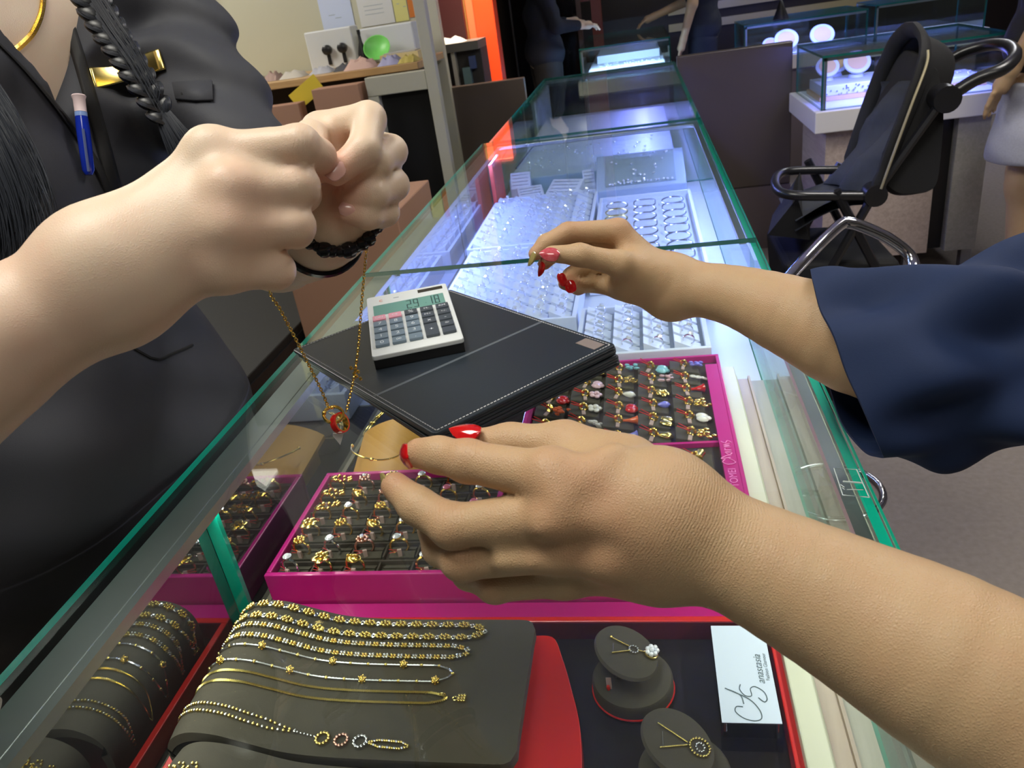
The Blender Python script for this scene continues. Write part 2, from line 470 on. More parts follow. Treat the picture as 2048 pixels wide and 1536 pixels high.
def island(name, x0, x1, y0, y1, z0, z1, label, base=True, pw=7, col=(0.42, 0.42, 1.0)):
    t = thing(name, ((x0 + x1) / 2, (y0 + y1) / 2, 0), label, 'display case', 'glass display islands' if name == 'far_display_case' else None)
    cx, cy = t.location.x, t.location.y
    a, b, c_, d = x0 - cx, x1 - cx, y0 - cy, y1 - cy
    sheet('glass_top', a, b, c_, d, z1 - .009, z1, 'z', t)
    sheet('glass_pane', a, b, c_, c_ + .008, z0, z1 - .0095, 'y', t)
    sheet('glass_pane', a, b, d - .008, d, z0, z1 - .0095, 'y', t)
    sheet('glass_pane', a, a + .008, c_ + .0085, d - .0085, z0, z1 - .0095, 'x', t)
    sheet('glass_pane', b - .008, b, c_ + .0085, d - .0085, z0, z1 - .0095, 'x', t)
    MB().box(a + .01, a + .02, c_ + .01, c_ + .02, z0, z1 - .01).box(a + .01, b - .01, c_ + .01, c_ + .022, z1 - .022, z1 - .0095).build('led_bar', ALU, t, False)
    MB().box(a + .01, b - .01, c_ + .01, d - .01, z0, z0 + .004).build('case_floor', CASEGLOW, t, False)
    MB().box(a - .025, b + .025, c_ - .025, d + .025, z0 - .085, z0 - .0005).build('plinth', WHITEP, t, False, bevel=.004)
    if base:
        MB().box(a + .03, a + .46, c_ + .03, d - .03, 0.10, z0 - .0855).build('body', BEIGE if x0 < 1.0 else WHITEP, t, False)
        MB().box(a + .461, a + .53, c_ + .08, d - .08, 0.10, z0 - .0855).build('gap_panel', BLACKP, t, False)
        MB().box(a + .531, b - .02, c_ + .03, d - .03, 0.10, z0 - .0855).build('body', GREYW, t, False)
        for q in (a + .38, b - .06):
            MB().box(q, q + .04, c_ + .06, c_ + .10, 0, 0.0995).build('foot', ALU, t, False)
    else:
        MB().box(a + .02, b - .02, c_ + .02, d - .02, 0.0, z0 - .0855).build('body', mat('mauve_cabinet', (0.16, 0.13, 0.13), 0.35), t, False)
    area(name + '_led', ((x0 + x1) / 2, y0 + .05, z1 - .025), (0, 0, 0), (x1 - x0) * .8, pw, col, .02, rot=(radians(35), 0, 0))
    return t


island('display_island', 0.70, 1.37, 3.40, 3.95, 0.745, ZG, 'glass display island on white plinth behind the stroller', True, 6, (0.16, 0.17, 1.0))
island('far_display_case', 0.66, 1.40, 5.55, 6.1, 0.745, ZG, 'far blue lit glass case seen above the brown partition', False, 3.5, (0.16, 0.2, 1.0))
island('far_display_case', 1.46, 2.1, 5.62, 6.1, 0.745, ZG + .01, 'dark blue glass case right of the far blue lit case', False, 2, (0.16, 0.2, 1.0))
island('end_display_case', -0.39, 0.20, 5.55, 6.85, 0.745, ZG, 'glass counter case beyond the partition in line with the main counter', False, 5, (0.42, 0.62, 1.0))

# ------------------------------------------------------------------ contents of the glass counter
FZ = 0.772           # dark floor of the gold case


def tray(name, x0, x1, y0, y1, zt, m, label, liner, wall=0.006, floor_z=None, depth=0.018, group=None, cat='tray', lm=None, bz=FZ):
    """open display tray: rim/walls and a liner"""
    t = thing(name, ((x0 + x1) / 2, (y0 + y1) / 2, bz), label, cat, group)
    w, d, h = (x1 - x0) / 2, (y1 - y0) / 2, zt - bz
    fr = MB()
    fr.box(-w, w, -d, -d + wall, 0.0005, h).box(-w, w, d - wall, d, 0.0005, h)
    fr.box(-w, -w + wall, -d + wall, d - wall, 0.0005, h).box(w - wall, w, -d + wall, d - wall, 0.0005, h)
    fr.box(-w + wall, w - wall, -d + wall, d - wall, 0.0005, h - depth - .002)
    fr.build('tray_frame', m, t, False, bevel=.0012)
    MB().box(-w + wall, w - wall, -d + wall, d - wall, h - depth - .0019, h - depth).build('liner', liner, t, False)
    return t


# pink ring tray -------------------------------------------------------
RT = tray('ring_tray', -0.425, -0.186, 0.590, 0.785, 0.820, PINK, 'magenta tray of gold rings set in dark foam slots', VELVETD, group='magenta display trays', depth=.010)
slots = MB(); sl2 = MB()
ring_xs = [-0.394 + 0.0372 * i for i in range(6)]
ring_ys = [0.604 + 0.0297 * i for i in range(6)]
for j, y in enumerate(ring_ys):
    slots.box(-0.417, -0.194, y + .0105, y + .0125, 0.8102, 0.8165)
    for x in ring_xs:
        slots.box(x + .0165, x + .0185, y - .011, y + .0104, 0.8102, 0.8155)
        for s_ in (-1, 1):
            q = [(x - .014, y - .006), (x + .014, y - .006), (x + .014, y + .005), (x - .014, y + .005)]
            sl2.add([(x - .014, y + s_ * .0012, 0.8153), (x + .014, y + s_ * .0012, 0.8153), (x + .014, y + s_ * .009, 0.8125), (x - .014, y + s_ * .009, 0.8125), (x - .014, y + s_ * .0012, 0.8101), (x + .014, y + s_ * .0012, 0.8101), (x + .014, y + s_ * .009, 0.8101), (x - .014, y + s_ * .009, 0.8101)],
                    [(0, 1, 2, 3), (4, 5, 1, 0), (5, 6, 2, 1), (6, 7, 3, 2), (7, 4, 0, 3)])
slots.build('slot_divider', VELVETD, RT, False, wpos=True)
sl2.build('foam_roll', VELVET, RT, False, wpos=True)


def ring_proto(kind, mt, stone=None):
    """finger ring standing upright in a slot; origin at slot"""
    R = 0.0078
    t = bpy.data.objects.new('finger_ring', None); COL.objects.link(t); t.empty_display_size = .005
    b = MB(); b.ring((0, 0, 0.004), R, 0.0011, (0, 1, 0), 22, 6); b.build('band', mt, t)
    h = MB(); top = 0.004 + R
    if kind == 'cluster':
        for k in range(8): h.ball((0.0042 * cos(k * pi / 4), 0.0042 * sin(k * pi / 4), top + .001), 0.0017, 7, 5)
        h.ball((0, 0, top + .002), 0.0025)
        h.build('head', mt, t)
        if stone: MB().ball((0, 0, top + .0036), 0.0018, 8, 5).build('stone', stone, t)
    elif kind == 'flower':
        for k in range(5): h.ball((0.005 * cos(k * 1.2566), 0.005 * sin(k * 1.2566), top + .001), 0.0034, 8, 5, sc=(1, 1, .45))
        for k in range(5): h.ball((0.003 * cos(k * 1.2566 + .6), 0.003 * sin(k * 1.2566 + .6), top + .003), 0.0019, 6, 4)
        h.build('head', mt, t)
    elif kind == 'stone':
        h.lathe([(0.0015, 0), (0.0036, .003), (0.0038, .0034)], (0, 0, top - .001), 12); h.build('head', mt, t)
        MB().lathe([(0.003, 0), (0.0038, .0006), (0.0022, .002)], (0, 0, top + .0024), 10).build('stone', stone or GEM, t)
    elif kind == 'dome':
        h.ball((0, 0, top - .0008), 0.0062, 12, 6, sc=(1.1, .8, .5))
        for k in range(4): h.ball((-.004 + .0027 * k, 0, top + .002), 0.0014, 6, 4)
        h.build('head', mt, t)
    elif kind == 'ornate':
        for k in range(12): h.ball((0.011 * cos(k * .52) * .9 + .008, 0.0035 * sin(k * .52), top + .001 + .001 * sin(k * 2)), 0.0020, 6, 4)
        h.ball((-.001, 0, top + .001), 0.004, 8, 5, sc=(1.1, 1, .6)); h.build('head', mt, t)
    MB().box(-.0017, .0017, -.0055, -.0035, -.005, 0.004).build('price_tag', mat('pale_paper_tag', (0.42, 0.30, 0.26), 0.6), t, False)
    MB().tube([(-.001, -.004, 0.003), (-.009, -.002, 0.0035)], .0003, 4).tube([(-.001, -.004, 0.002), (-.009, -.0035, 0.001)], .0003, 4).build('thread', REDTH, t)
    return t


RP = {}
for key, kind, mt, stone in (('cg', 'cluster', GOLD, None), ('cd', 'cluster', SILVER, GEM), ('fg', 'flower', GOLDY, None), ('sg', 'stone', GOLD, GEM), ('ss', 'stone', SILVER, GEM),
                             ('dg', 'dome', GOLD, None), ('og', 'ornate', GOLD, None), ('cr', 'cluster', ROSE, GEM), ('sr', 'stone', GOLD, mat('pink_stone', (0.8, 0.2, 0.3), 0.05, coat=1))):
    RP[key] = ring_proto(kind, mt, stone)
lay = [['ss', 'fg', 'dg', None, 'sg', 'cg'], ['cg', 'ss', 'cr', 'sg', 'dg', None], ['fg', 'cg', 'dg', 'sg', 'cg', 'sg'], ['og', 'sg', 'cg', 'dg', 'fg', 'sr'], ['og', 'dg', 'cr', 'cg', 'sr', 'sg'], ['og', 'cr', 'fg', 'sg', 'cg', 'dg']]
desc = {'cg': 'gold ring with round beaded cluster head', 'cd': 'white gold cluster ring', 'fg': 'gold ring with large flower head', 'sg': 'gold ring with one clear stone', 'ss': 'white gold ring with one clear stone',
        'dg': 'plain domed gold ring', 'og': 'gold ring with long ornate side wing', 'cr': 'rose gold cluster ring with clear stone', 'sr': 'gold ring with pink stone'}
ORD = ('first', 'second', 'third', 'fourth', 'fifth', 'sixth', 'seventh', 'eighth')
ROWN = ('front row', 'second row', 'third row', 'fourth row', 'fifth row', 'back row')
for j in range(6):
    for i in range(6):
        k = lay[j][i]
        if not k: continue
        c = copy_tree(RP[k]); c.location = (ring_xs[i] - .004 + random.uniform(-.002, .002), ring_ys[j] - .001, 0.8165)
        c.rotation_euler = (0, 0, random.uniform(-.35, .35)); c.scale = (1.28,) * 3
        tag(c, '%s, %s from left in %s' % (desc[k], ORD[i], ROWN[j]), 'ring', 'gold rings in the magenta tray')


def kill(o):
    for ch in list(o.children): kill(ch)
    bpy.data.objects.remove(o)


# charm tray -----------------------------------------------------------
ChT = tray('charm_tray', -0.184, 0.0875, 0.590, 1.062, 0.820, PINK, 'magenta charm tray with white lettering on its right border', VELVETD, wall=.005, group='magenta display trays', depth=.012)
MB().box(0.066, 0.0825, 0.596, 1.030, 0.8045, 0.8195).box(-0.179, 0.0659, 0.8245, 0.829, 0.8085, 0.8150).box(-0.179, -.174, 0.596, 1.050, 0.8085, 0.8165).build('border', PINK, ChT, False, wpos=True)
Mt = Matrix.Translation((0.0748, 0.742, 0.8199)) @ Matrix.Rotation(pi / 2, 4, 'Z')
text_mesh('lettering', 'TOMEI', 0.0125, Mt @ Matrix.Diagonal((1.0, 1, 1, 1)), PINKL, ChT).matrix_parent_inverse = ChT.matrix_basis.inverted()
o = MB()
sc_ = [[(0.014, .001), (.004, -.005), (0, .003), (.006, .008), (.012, .005)], [(.016, -.001), (.014, .009), (.020, .003), (.020, -.002)], [(.026, .003), (.022, 0), (.026, -.003), (.028, .004), (.030, -.003)],
       [(.033, .004), (.033, -.003), (.034, .003), (.038, .003)], [(.040, -.003), (.041, .004), (.044, -.002), (.045, .004), (.049, -.003)], [(.055, .006), (.050, .002), (.056, -.001), (.051, -.005)]]
for st in sc_: o.tube([Vector((0.0748 - q[1] * 1.1, 0.768 + q[0] * .92, 0.8200)) for q in bez([(a, b, 0) for a, b in st], 5)], 0.00065, 5)
o.build('lettering', PINKL, ChT, wpos=True)
wed = MB()
chx = [-0.150, -0.103, -0.056, -0.010, 0.036]
chy = [0.640, 0.678, 0.716, 0.752, 0.790, 0.846, 0.884, 0.922, 0.960, 0.998, 1.036]
for y in chy:
    for x in chx:
        wed.add([(x - .020, y - .0165, 0.8082), (x + .020, y - .0165, 0.8082), (x + .020, y + .0165, 0.8082), (x - .020, y + .0165, 0.8082), (x - .020, y - .0145, 0.8195), (x + .0205, y - .0145, 0.8110), (x + .0205, y + .0145, 0.8110), (x - .020, y + .0145, 0.8195)],
                [(4, 5, 6, 7), (0, 1, 5, 4), (1, 2, 6, 5), (2, 3, 7, 6), (3, 0, 4, 7)])
wed.build('foam_wedges', VELVET, ChT, False, wpos=True, bevel=.001)
CHC = {'red': REDEN, 'gold': GOLDY, 'white': mat('pearl_white', (0.75, 0.72, 0.66), 0.2, coat=.5), 'teal': mat('aqua_enamel', (0.25, 0.55, 0.62), 0.15, coat=.5), 'violet': mat('violet_crystal', (0.22, 0.22, 0.75), 0.05, coat=1),
       'pink': mat('pale_pink_crystal', (0.7, 0.45, 0.5), 0.1, coat=1), 'green': mat('green_enamel', (0.1, 0.45, 0.25), 0.15, coat=.5), 'orange': mat('orange_enamel', (0.75, 0.14, 0.04), 0.2, coat=.5)}


def charm_proto(kind, colr):
    t = bpy.data.objects.new('charm', None); COL.objects.link(t); t.empty_display_size = .005
    b = MB(); b.ring((0, 0, 0.002), 0.0032, 0.0013, (0.3, 1, 0), 14, 6).ball((0, 0, .0055), .0014); b.build('bail', GOLD, t)
    h = MB(); m_ = CHC[colr]
    if kind == 'heart':
        h.ball((.011, .0025, .001), .0042, 9, 6, sc=(1.3, 1, .6)).ball((.011, -.0025, .001), .0042, 9, 6, sc=(1.3, 1, .6)).ball((.0155, 0, .001), .003, 8, 5, sc=(1.2, 1, .6))
    elif kind == 'petals':
        for k in range(5): h.ball((.010 + .004 * cos(k * 1.2566), .004 * sin(k * 1.2566), .0015), .0028, 7, 5, sc=(1, 1, .6))
        h.ball((.010, 0, .003), .0018)
    elif kind == 'drop':
        h.lathe([(.0005, 0), (.0022, .003), (.0036, .007), (.0030, .010), (.0008, .0125)], (.004, 0, .001), 10, q=Vector((1, .25, -.05)).to_track_quat('Z', 'Y'))
    elif kind == 'bell':
        h.lathe([(.0008, 0), (.0015, .006), (.0032, .012), (.0042, .0135)], (.003, 0, .001), 12, q=Vector((1, .25, .05)).to_track_quat('Z', 'Y'))
    elif kind == 'leaf':
        h.ball((.012, .003, .001), .005, 9, 6, sc=(1.2, .75, .3)).ball((.012, -.0035, .001), .005, 9, 6, sc=(1.2, .75, .3))
    elif kind == 'eight':
        h.ring((.008, .001, .002), .0025, .0009, (0, .2, 1), 12, 6).ring((.013, 0, .002), .0027, .0009, (0, .2, 1), 12, 6).tube([(.016, 0, .002), (.021, -.001, .001)], .0012, 6)
    elif kind == 'barrel':
        h.lathe([(.0028, -.005), (.0040, -.0045), (.0034, 0), (.0040, .0045), (.0028, .005)], (.0035, 0, .003), 12, q=Vector((.2, 1, 0)).to_track_quat('Z', 'Y'))
    elif kind == 'tangle':
        for k in range(9): h.ball((.006 + random.random() * .012, random.uniform(-.005, .005), .002 + random.random() * .003), .0018, 6, 4, sc=(1.5, .8, .8))
    h.build('pendant', m_, t)
    MB().tube([(-.001, .001, .003), (-.011, .0015, .0062)], .0005, 4).tube([(-.001, -.001, .003), (-.0115, -.0025, .0060)], .0005, 4).tube([(-.001, 0, .002), (-.009, -.0005, .0040)], .0004, 4).build('thread', REDTH, t)
    MB().box(-.0016, .0016, -.010, -.003, -.0005, .0005).build('price_tag', MT['pale_paper_tag'], t, False)
    return t


CP = {}
words = {'heart': 'heart shaped', 'petals': 'flower shaped', 'drop': 'teardrop', 'bell': 'bell shaped', 'leaf': 'twin leaf', 'eight': 'figure eight', 'barrel': 'barrel bead', 'tangle': 'clustered'}
cl = [  # rows from front, columns left to right
    [('barrel', 'gold')] * 5,
    [('barrel', 'gold'), ('leaf', 'gold'), ('tangle', 'gold'), ('barrel', 'gold'), ('tangle', 'gold')],
    [('heart', 'red'), ('petals', 'gold'), ('drop', 'gold'), ('drop', 'white'), ('barrel', 'gold')],
    [('petals', 'gold'), ('barrel', 'gold'), ('leaf', 'gold'), ('bell', 'gold'), ('barrel', 'gold')],
    [('leaf', 'gold'), ('drop', 'gold'), ('petals', 'white'), ('barrel', 'gold'), ('barrel', 'gold')],
    [('petals', 'gold'), ('leaf', 'gold'), ('bell', 'violet'), ('drop', 'gold'), ('tangle', 'gold')],
    [('petals', 'gold'), ('tangle', 'white'), ('bell', 'orange'), ('leaf', 'gold'), ('heart', 'white')],
    [('tangle', 'orange'), ('petals', 'white'), ('heart', 'red'), ('drop', 'violet'), ('tangle', 'gold')],
    [('heart', 'red'), ('petals', 'pink'), ('drop', 'white'), ('petals', 'gold'), ('bell', 'red')],
    [('petals', 'red'), ('heart', 'pink'), ('tangle', 'gold'), ('tangle', 'pink'), ('eight', 'white')],
    [('tangle', 'gold'), ('leaf', 'gold'), ('tangle', 'teal'), ('heart', 'teal'), ('tangle', 'violet')]]
for j, row in enumerate(cl):
    for i, k in enumerate(row):
        if k not in CP: CP[k] = charm_proto(*k)
        c = copy_tree(CP[k]); c.location = (chx[i] + random.uniform(-.001, .001) - .001, chy[j] + random.uniform(-.002, .002), 0.8168)
        c.rotation_euler = (0, radians(11), random.uniform(-.45, .15)); s_ = random.uniform(1.4, 1.6); c.scale = (s_,) * 3
        rown = 'row %s from the tray front' % ('one', 'two', 'three', 'four', 'five', 'six', 'seven', 'eight', 'nine', 'ten', 'eleven')[j]
        tag(c, '%s %s charm with red thread, %s column, %s' % (k[1], words[k[0]], ('leftmost', 'second', 'middle', 'fourth', 'rightmost')[i], rown), 'charm', 'charms in the magenta tray')
for o in list(RP.values()): kill(o)
for o in list(CP.values()): kill(o)

# step between the magenta trays and the red tray
o = MB().box(-0.434, 0.0875, 0.558, 0.5875, 0.7725, 0.783).build('shelf_strip', [PINK], None, False, bevel=.001)
tag(o, 'flat magenta strip lying between magenta trays and red tray', 'strip')

# red tray -------------------------------------------------------------
RD = thing('red_tray', (-0.17, 0.26, FZ), 'large red rimmed black tray holding the velvet bracelet stand', 'tray')
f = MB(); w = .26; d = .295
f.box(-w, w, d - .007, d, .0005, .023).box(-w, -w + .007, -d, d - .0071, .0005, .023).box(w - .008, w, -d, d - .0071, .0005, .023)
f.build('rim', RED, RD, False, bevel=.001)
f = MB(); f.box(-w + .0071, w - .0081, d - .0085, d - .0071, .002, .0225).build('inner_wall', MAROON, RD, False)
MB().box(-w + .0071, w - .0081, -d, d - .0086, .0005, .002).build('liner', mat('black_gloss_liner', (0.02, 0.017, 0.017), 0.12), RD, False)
TZ = FZ + .0022

# bracelet stand -------------------------------------------------------
BS = thing('bracelet_stand', (-0.26, 0.45, TZ), 'large wavy brown velvet bracelet stand carrying five bracelets', 'jewellery stand')
W0, W1 = -0.150, 0.136     # local x
prof = bez([(-.150, 0, .006), (-.154, 0, .040), (-.148, 0, .060), (-.130, 0, .071), (-.106, 0, .070), (-.082, 0, .062), (-.052, 0, .052), (-.015, 0, .0475), (.04, 0, .046), (.10, 0, .0455), (.136, 0, .045)], 6)
pf = [(p.x, p.z) for p in prof]


def stand_mesh(pf, ya, yb, th=.010, rc=.012):
    top = []; N = len(pf); ys = []
    ny = 12
    rows = []
    for k in range(ny + 1):
        v = k / ny; row = []
        for i, (x, z) in enumerate(pf):
            e = 0
            dx = pf[-1][0] - x
            if dx < rc: e = rc - math.sqrt(max(rc * rc - (rc - dx) ** 2, 0))
            y = ya + e + (yb - ya - 2 * e) * v
            dz = 0
            edge = min(v, 1 - v) * (yb - ya)
            if edge < .004: dz = -.0025 * (1 - edge / .004) ** 2
            row.append(Vector((x, y, z + dz)))
        rows.append(row)
    mb = MB(); mb.grid(rows)
    low = [[p - Vector((0, 0, th)) if i > 8 else Vector((p.x + .009, p.y, max(p.z - th, .002))) for i, p in enumerate(r)] for r in rows]
    mb.grid([r[::-1] for r in low])
    for a, b in ((rows[0], low[0]), (low[-1], rows[-1])): mb.grid([a, b])
    mb.grid([[r[-1] for r in rows], [r[-1] for r in low]]); mb.grid([[r[0] for r in low], [r[0] for r in rows]])
    return mb


stand_mesh(pf, -.072, .078).build('velvet_top', VELVET, BS)
MB().box(-.135, .12, -.066, .070, .0005, .012).box(-.06, .11, -.05, .06, .0121, .0345).build('foot', MAROON, BS, False)


def on_stand(s, pf=pf):
    """point on the profile at arc parameter s (0..1)"""
    x = s * (len(pf) - 1); i = min(int(x), len(pf) - 2); t = x - i
    a, b = pf[i], pf[i + 1]
    return Vector((a[0] + (b[0] - a[0]) * t, 0, a[1] + (b[1] - a[1]) * t))


def arc_s(xw):
    """profile parameter of local x right of the fold"""
    best = min(range(5, len(pf)), key=lambda i: abs(pf[i][0] - xw)); return best / (len(pf) - 1)


def loop_path(xa, xb, yc, half, lift, n=160, skew=0.0, close=.010):
    """closed loop lying along x on the stand: returns points with arclength spacing"""
    pts = []
    sa = 0.03; sb = arc_s(xb)
    for side in (1, -1):
        rng = range(n + 1) if side == 1 else range(n, -1, -1)
        for i in rng:
            u = i / n; s = sa + (sb - sa) * u; p = on_stand(s)
            h = half * min(1, (u / .12) ** .6) * min(1, ((1 - u) / .03 + .0001) ** .5)
            pts.append(Vector((p.x, yc + skew * u + side * h, p.z + lift)))
    return pts


def resample(P, step, closed=True):
    L = [0]
    Q = P + ([P[0]] if closed else [])
    for a, b in zip(Q[:-1], Q[1:]): L.append(L[-1] + (b - a).length)
    n = max(2, int(round(L[-1] / step))); out = []; j = 0
    for k in range(n if closed else n + 1):
        t = L[-1] * k / n
        while j < len(L) - 2 and L[j + 1] < t: j += 1
        q = (t - L[j]) / max(L[j + 1] - L[j], 1e-9); out.append(Q[j].lerp(Q[j + 1], q))
    return out


def bracelet(name, label, P, grp='bracelets on the velvet stand', base=BS):
    t = thing(name, tuple(base.location), label, 'bracelet', grp); return t


# 1 wide oval-link bracelet with white links
P = loop_path(-.14, .092, .062, .0075, .0022, skew=-.004)
t = bracelet('bracelet', 'wide gold bracelet of oval filigree links, furthest back on the stand', P)
Q = resample(P, .0076); a = MB(); b = MB()
for i, p in enumerate(Q):
    tn = (Q[(i + 1) % len(Q)] - Q[i - 1]).normalized(); q = tn.to_track_quat('X', 'Z')
    if i % 2 == 0:
        for k in range(7):
            an = k * 2 * pi / 7; a.ball(p + q @ Vector((.0042 * cos(an), .0027 * sin(an), .0006)), .0018, 6, 4)
        a.ball(p + Vector((0, 0, .0012)), .0017, 6, 4)
    else: b.ring(p, .0019, .0009, q @ Vector((0, 0, 1)), 8, 5)
a.build('filigree_links', GOLDY, t); b.build('connector_links', SILVER, t)
# 2 alternating flower links
P = loop_path(-.14, .084, .036, .0065, .0018, skew=-.002)
t = bracelet('bracelet', 'bracelet of alternating yellow and white gold four petal links', P)
Q = resample(P, .0067); a = MB(); b = MB()
for i, p in enumerate(Q):
    tn = (Q[(i + 1) % len(Q)] - Q[i - 1]).normalized(); q = tn.to_track_quat('X', 'Z'); mb = a if i % 2 else b
    for k in range(4):
        an = k * pi / 2 + pi / 4; mb.ball(p + q @ Vector((.0020 * cos(an), .0020 * sin(an), .0003)), .00155, 6, 4)
    a.tube([p, Q[(i + 1) % len(Q)]], .0005, 4)
a.build('yellow_links', GOLDY, t); b.build('white_links', SILVER, t)
# 3 white rope with gold beads
P = loop_path(-.14, .074, .008, .0088, .0016, skew=.002)
t = bracelet('bracelet', 'white gold rope bracelet with yellow gold beads and pierced balls', P)
rope = resample(P, .0015); a = MB(); b = MB(); c_ = MB()
a.tube([p + Vector((0, 0, .0003 * (i % 2))) for i, p in enumerate(rope)], [(.0011 if i % 2 else .0008) for i in range(len(rope))], 6, True)
Q = resample(P, .0165)
for i, p in enumerate(Q):
    if i % 4 == 2: c_.ball(p + Vector((0, 0, .001)), .0034, 10, 7)
    else: b.ball(p, .0018, 7, 5)
    if i % 4 == 2:
        for k in range(14):
            an = k * 2.4; zz = -1 + 2 * k / 13; rr = math.sqrt(1 - zz * zz); b.ball(p + Vector((rr * cos(an) * .0034, rr * sin(an) * .0034, zz * .0034 + .001)), .0009, 5, 4)
a.build('rope', SILVER, t); b.build('beads', GOLDY, t); c_.build('pierced_balls', GOLD, t)
# 4 plain gold cable chain
P = loop_path(-.14, .068, -.018, .0055, .0012, skew=.003)
t = bracelet('bracelet', 'fine plain gold chain bracelet with square charm at its end', P)
rope = resample(P, .0017); a = MB()
for i in range(len(rope)):
    p = rope[i]; n_ = rope[(i + 1) % len(rope)]; tn = (n_ - p).normalized(); sd = tn.cross(Vector((0, 0, 1)))
    a.tube([p - tn * .0010 + sd * .0010, p + tn * .0012 - sd * .0010], .0008, 4)
a.build('chain', GOLDY, t)
e = on_stand(arc_s(.078)); g = MB(); y_ = -.0155
for ax in (-1, 0, 1):
    for by in (-1, 0, 1): g.ball((e.x + ax * .0024 + .003, y_ + by * .0024, e.z + .0018), .0016, 6, 4)
g.ring((e.x - .003, y_, e.z + .0015), .002, .0005, (0, 0, 1), 10, 5).ring((e.x - .014, y_ + .003, e.z + .0025), .0026, .0004, (0, 1, .3), 12, 5)
g.build('charm', GOLDY, t)
# 5 beaded chain with three rosettes
t = bracelet('bracelet', 'beaded rosary style bracelet with three open rosettes, nearest the stand front', P)
a = MB(); b = MB()
for sd in (1, -1):
    for i in range(46):
        s = .02 + i * .0062; s = .02 + (arc_s(-.045) - .02) * i / 45
        p = on_stand(s) + Vector((0, -.045 - .010 * (i / 45) + sd * .0036 * min(1, i / 8) * min(1, (45 - i) / 6 + .1), .0015))
        (a if i % 3 else b).ball(p, .00145, 6, 4)
for k, (x, mm) in enumerate(((-.022, 0), (-.006, 2), (.010, 1))):
    p = on_stand(arc_s(x)); cc = Vector((x, -.0585 - .0004 * k, p.z + .0012)); rr = .0052
    mb = (a, b, None)[mm] or MB()
    for j in range(12): mb.ball(cc + Vector((rr * cos(j * pi / 6), rr * sin(j * pi / 6), 0)), .00155, 6, 4)
    if mm == 2: mb.build('rose_rosette', ROSE, t)
for i in range(6):
    x = -.044 + i * .003; b.ball((x, -.0555 - .0004 * i, on_stand(arc_s(x)).z + .0012), .0010, 6, 4)
for sd in (1, -1):
    for i in range(18):
        x = .016 + i * .0020; o_ = sd * .003 * min(1, i / 5) * min(1, (18 - i) / 4)
        (a if i % 3 else b).ball((x, -.060 + o_ - .002 * i / 18, on_stand(arc_s(x)).z + .0012), .00135, 6, 4)
a.build('yellow_beads', GOLDY, t); b.build('white_beads', SILVER, t)
for ch in t.children: pass

# second velvet stand with lattice bracelet at the lower left
BS2 = thing('bracelet_stand', (-0.245, 0.30, TZ), 'second velvet stand peeking in at the bottom edge of the photo', 'jewellery stand')
stand_mesh(pf, -.072, .070).build('velvet_top', VELVET, BS2)
MB().box(-.135, .12, -.066, .062, .0005, .012).build('foot', MAROON, BS2, False)
t = thing('bracelet', tuple(BS2.location), 'broad gold lattice bracelet on the hump of the second stand', 'bracelet', 'bracelets on the velvet stand')
a = MB()
for i in range(10):
    for j in range(5):
        s = .16 + i * .024; p = on_stand(s) + Vector((0, .045 - j * .010 - (i % 2) * .005, .0018))
        for k in range(6): a.ball(p + Vector((.0035 * cos(k * pi / 3), .0035 * sin(k * pi / 3), 0)), .0013, 6, 4)
a.build('lattice', GOLDY, t)
# curved red board to the right of the stands
o = MB(); cv = bez([(-.135, .530), (-.112, .529), (-.103, .512), (-.092, .485), (-.083, .455), (-.078, .42), (-.076, .38), (-.078, .34), (-.09, .29)][0:0] or [(-.135, .530, 0), (-.112, .529, 0), (-.101, .505, 0), (-.090, .47, 0), (-.080, .43, 0), (-.076, .38, 0), (-.079, .33, 0), (-.09, .28, 0)], 5)
poly = [(p.x, p.y) for p in cv] + [(-.136, .28)]
poly = [(x, y) for x, y in poly]
o.prism([(p[0], p[1]) for p in poly][::-1], .0, .020)
ob = o.build('red_board', RED, None, False, bevel=.0008); ob.location = (0, 0, TZ)
tag(ob, 'curved glossy red board projecting right of the bracelet stands', 'board')
ob.location.z = TZ + .0005

# pendant stands -------------------------------------------------------


def ped(loc, rz, label):
    t = thing('pendant_stand', loc, label, 'jewellery stand', 'round velvet pendant stands', rz)
    MB().lathe([(.034, 0), (.035, .001), (.035, .014), (.0335, .0165), (.030, .017), (.026, .0165), (.001, .0165)], n=40).build('base', VELVET, t)
    MB().ring((0, 0, .0035), .0354, .0008, n=40, k=6).build('red_piping', RED, t)
    q = Vector((.30, .10, 1)).to_track_quat('Z', 'Y')
    MB().lathe([(.001, -.002), (.0315, -.002), (.033, 0), (.0315, .0025), (.001, .003)], (-.004, .008, .036), 40, q=q, sx=1.0, sy=.84).build('face_pad', VELVET, t)
    MB().tube([(-.012, -.002, .0168), (-.012, -.002, .030)], .002, 6).build('post', BLACKP, t)
    MB().box(-.0215, -.017, -.014, -.0135, .014, .030).build('price_tag', mat('pale_paper_tag', (0.42, 0.30, 0.26), 0.6), t, False)
    MB().ball((-.020, -.0145, .0185), .0018, sc=(1, 1, 2)).build('seal', RED, t)
    MB().tube([(-.0145, .0125, .0430), (-.0145, .001, .0430)], .0003, 4).build('slit', SILVER, t)
    return t


def padz(x, y): return .036 - (.30 * (x + .004) + .10 * (y - .008)) + .0036


ped((-0.0385, 0.487, TZ), 0, 'upper round velvet stand with flower pendant and red piping')
ped((0.001, 0.398, TZ), 0, 'lower round velvet stand with ringed gold pendant')
t = thing('pendant', (-0.0385, 0.487, TZ), 'gold chain pendant with glittering white flower drop', 'pendant', 'pendants on velvet stands')


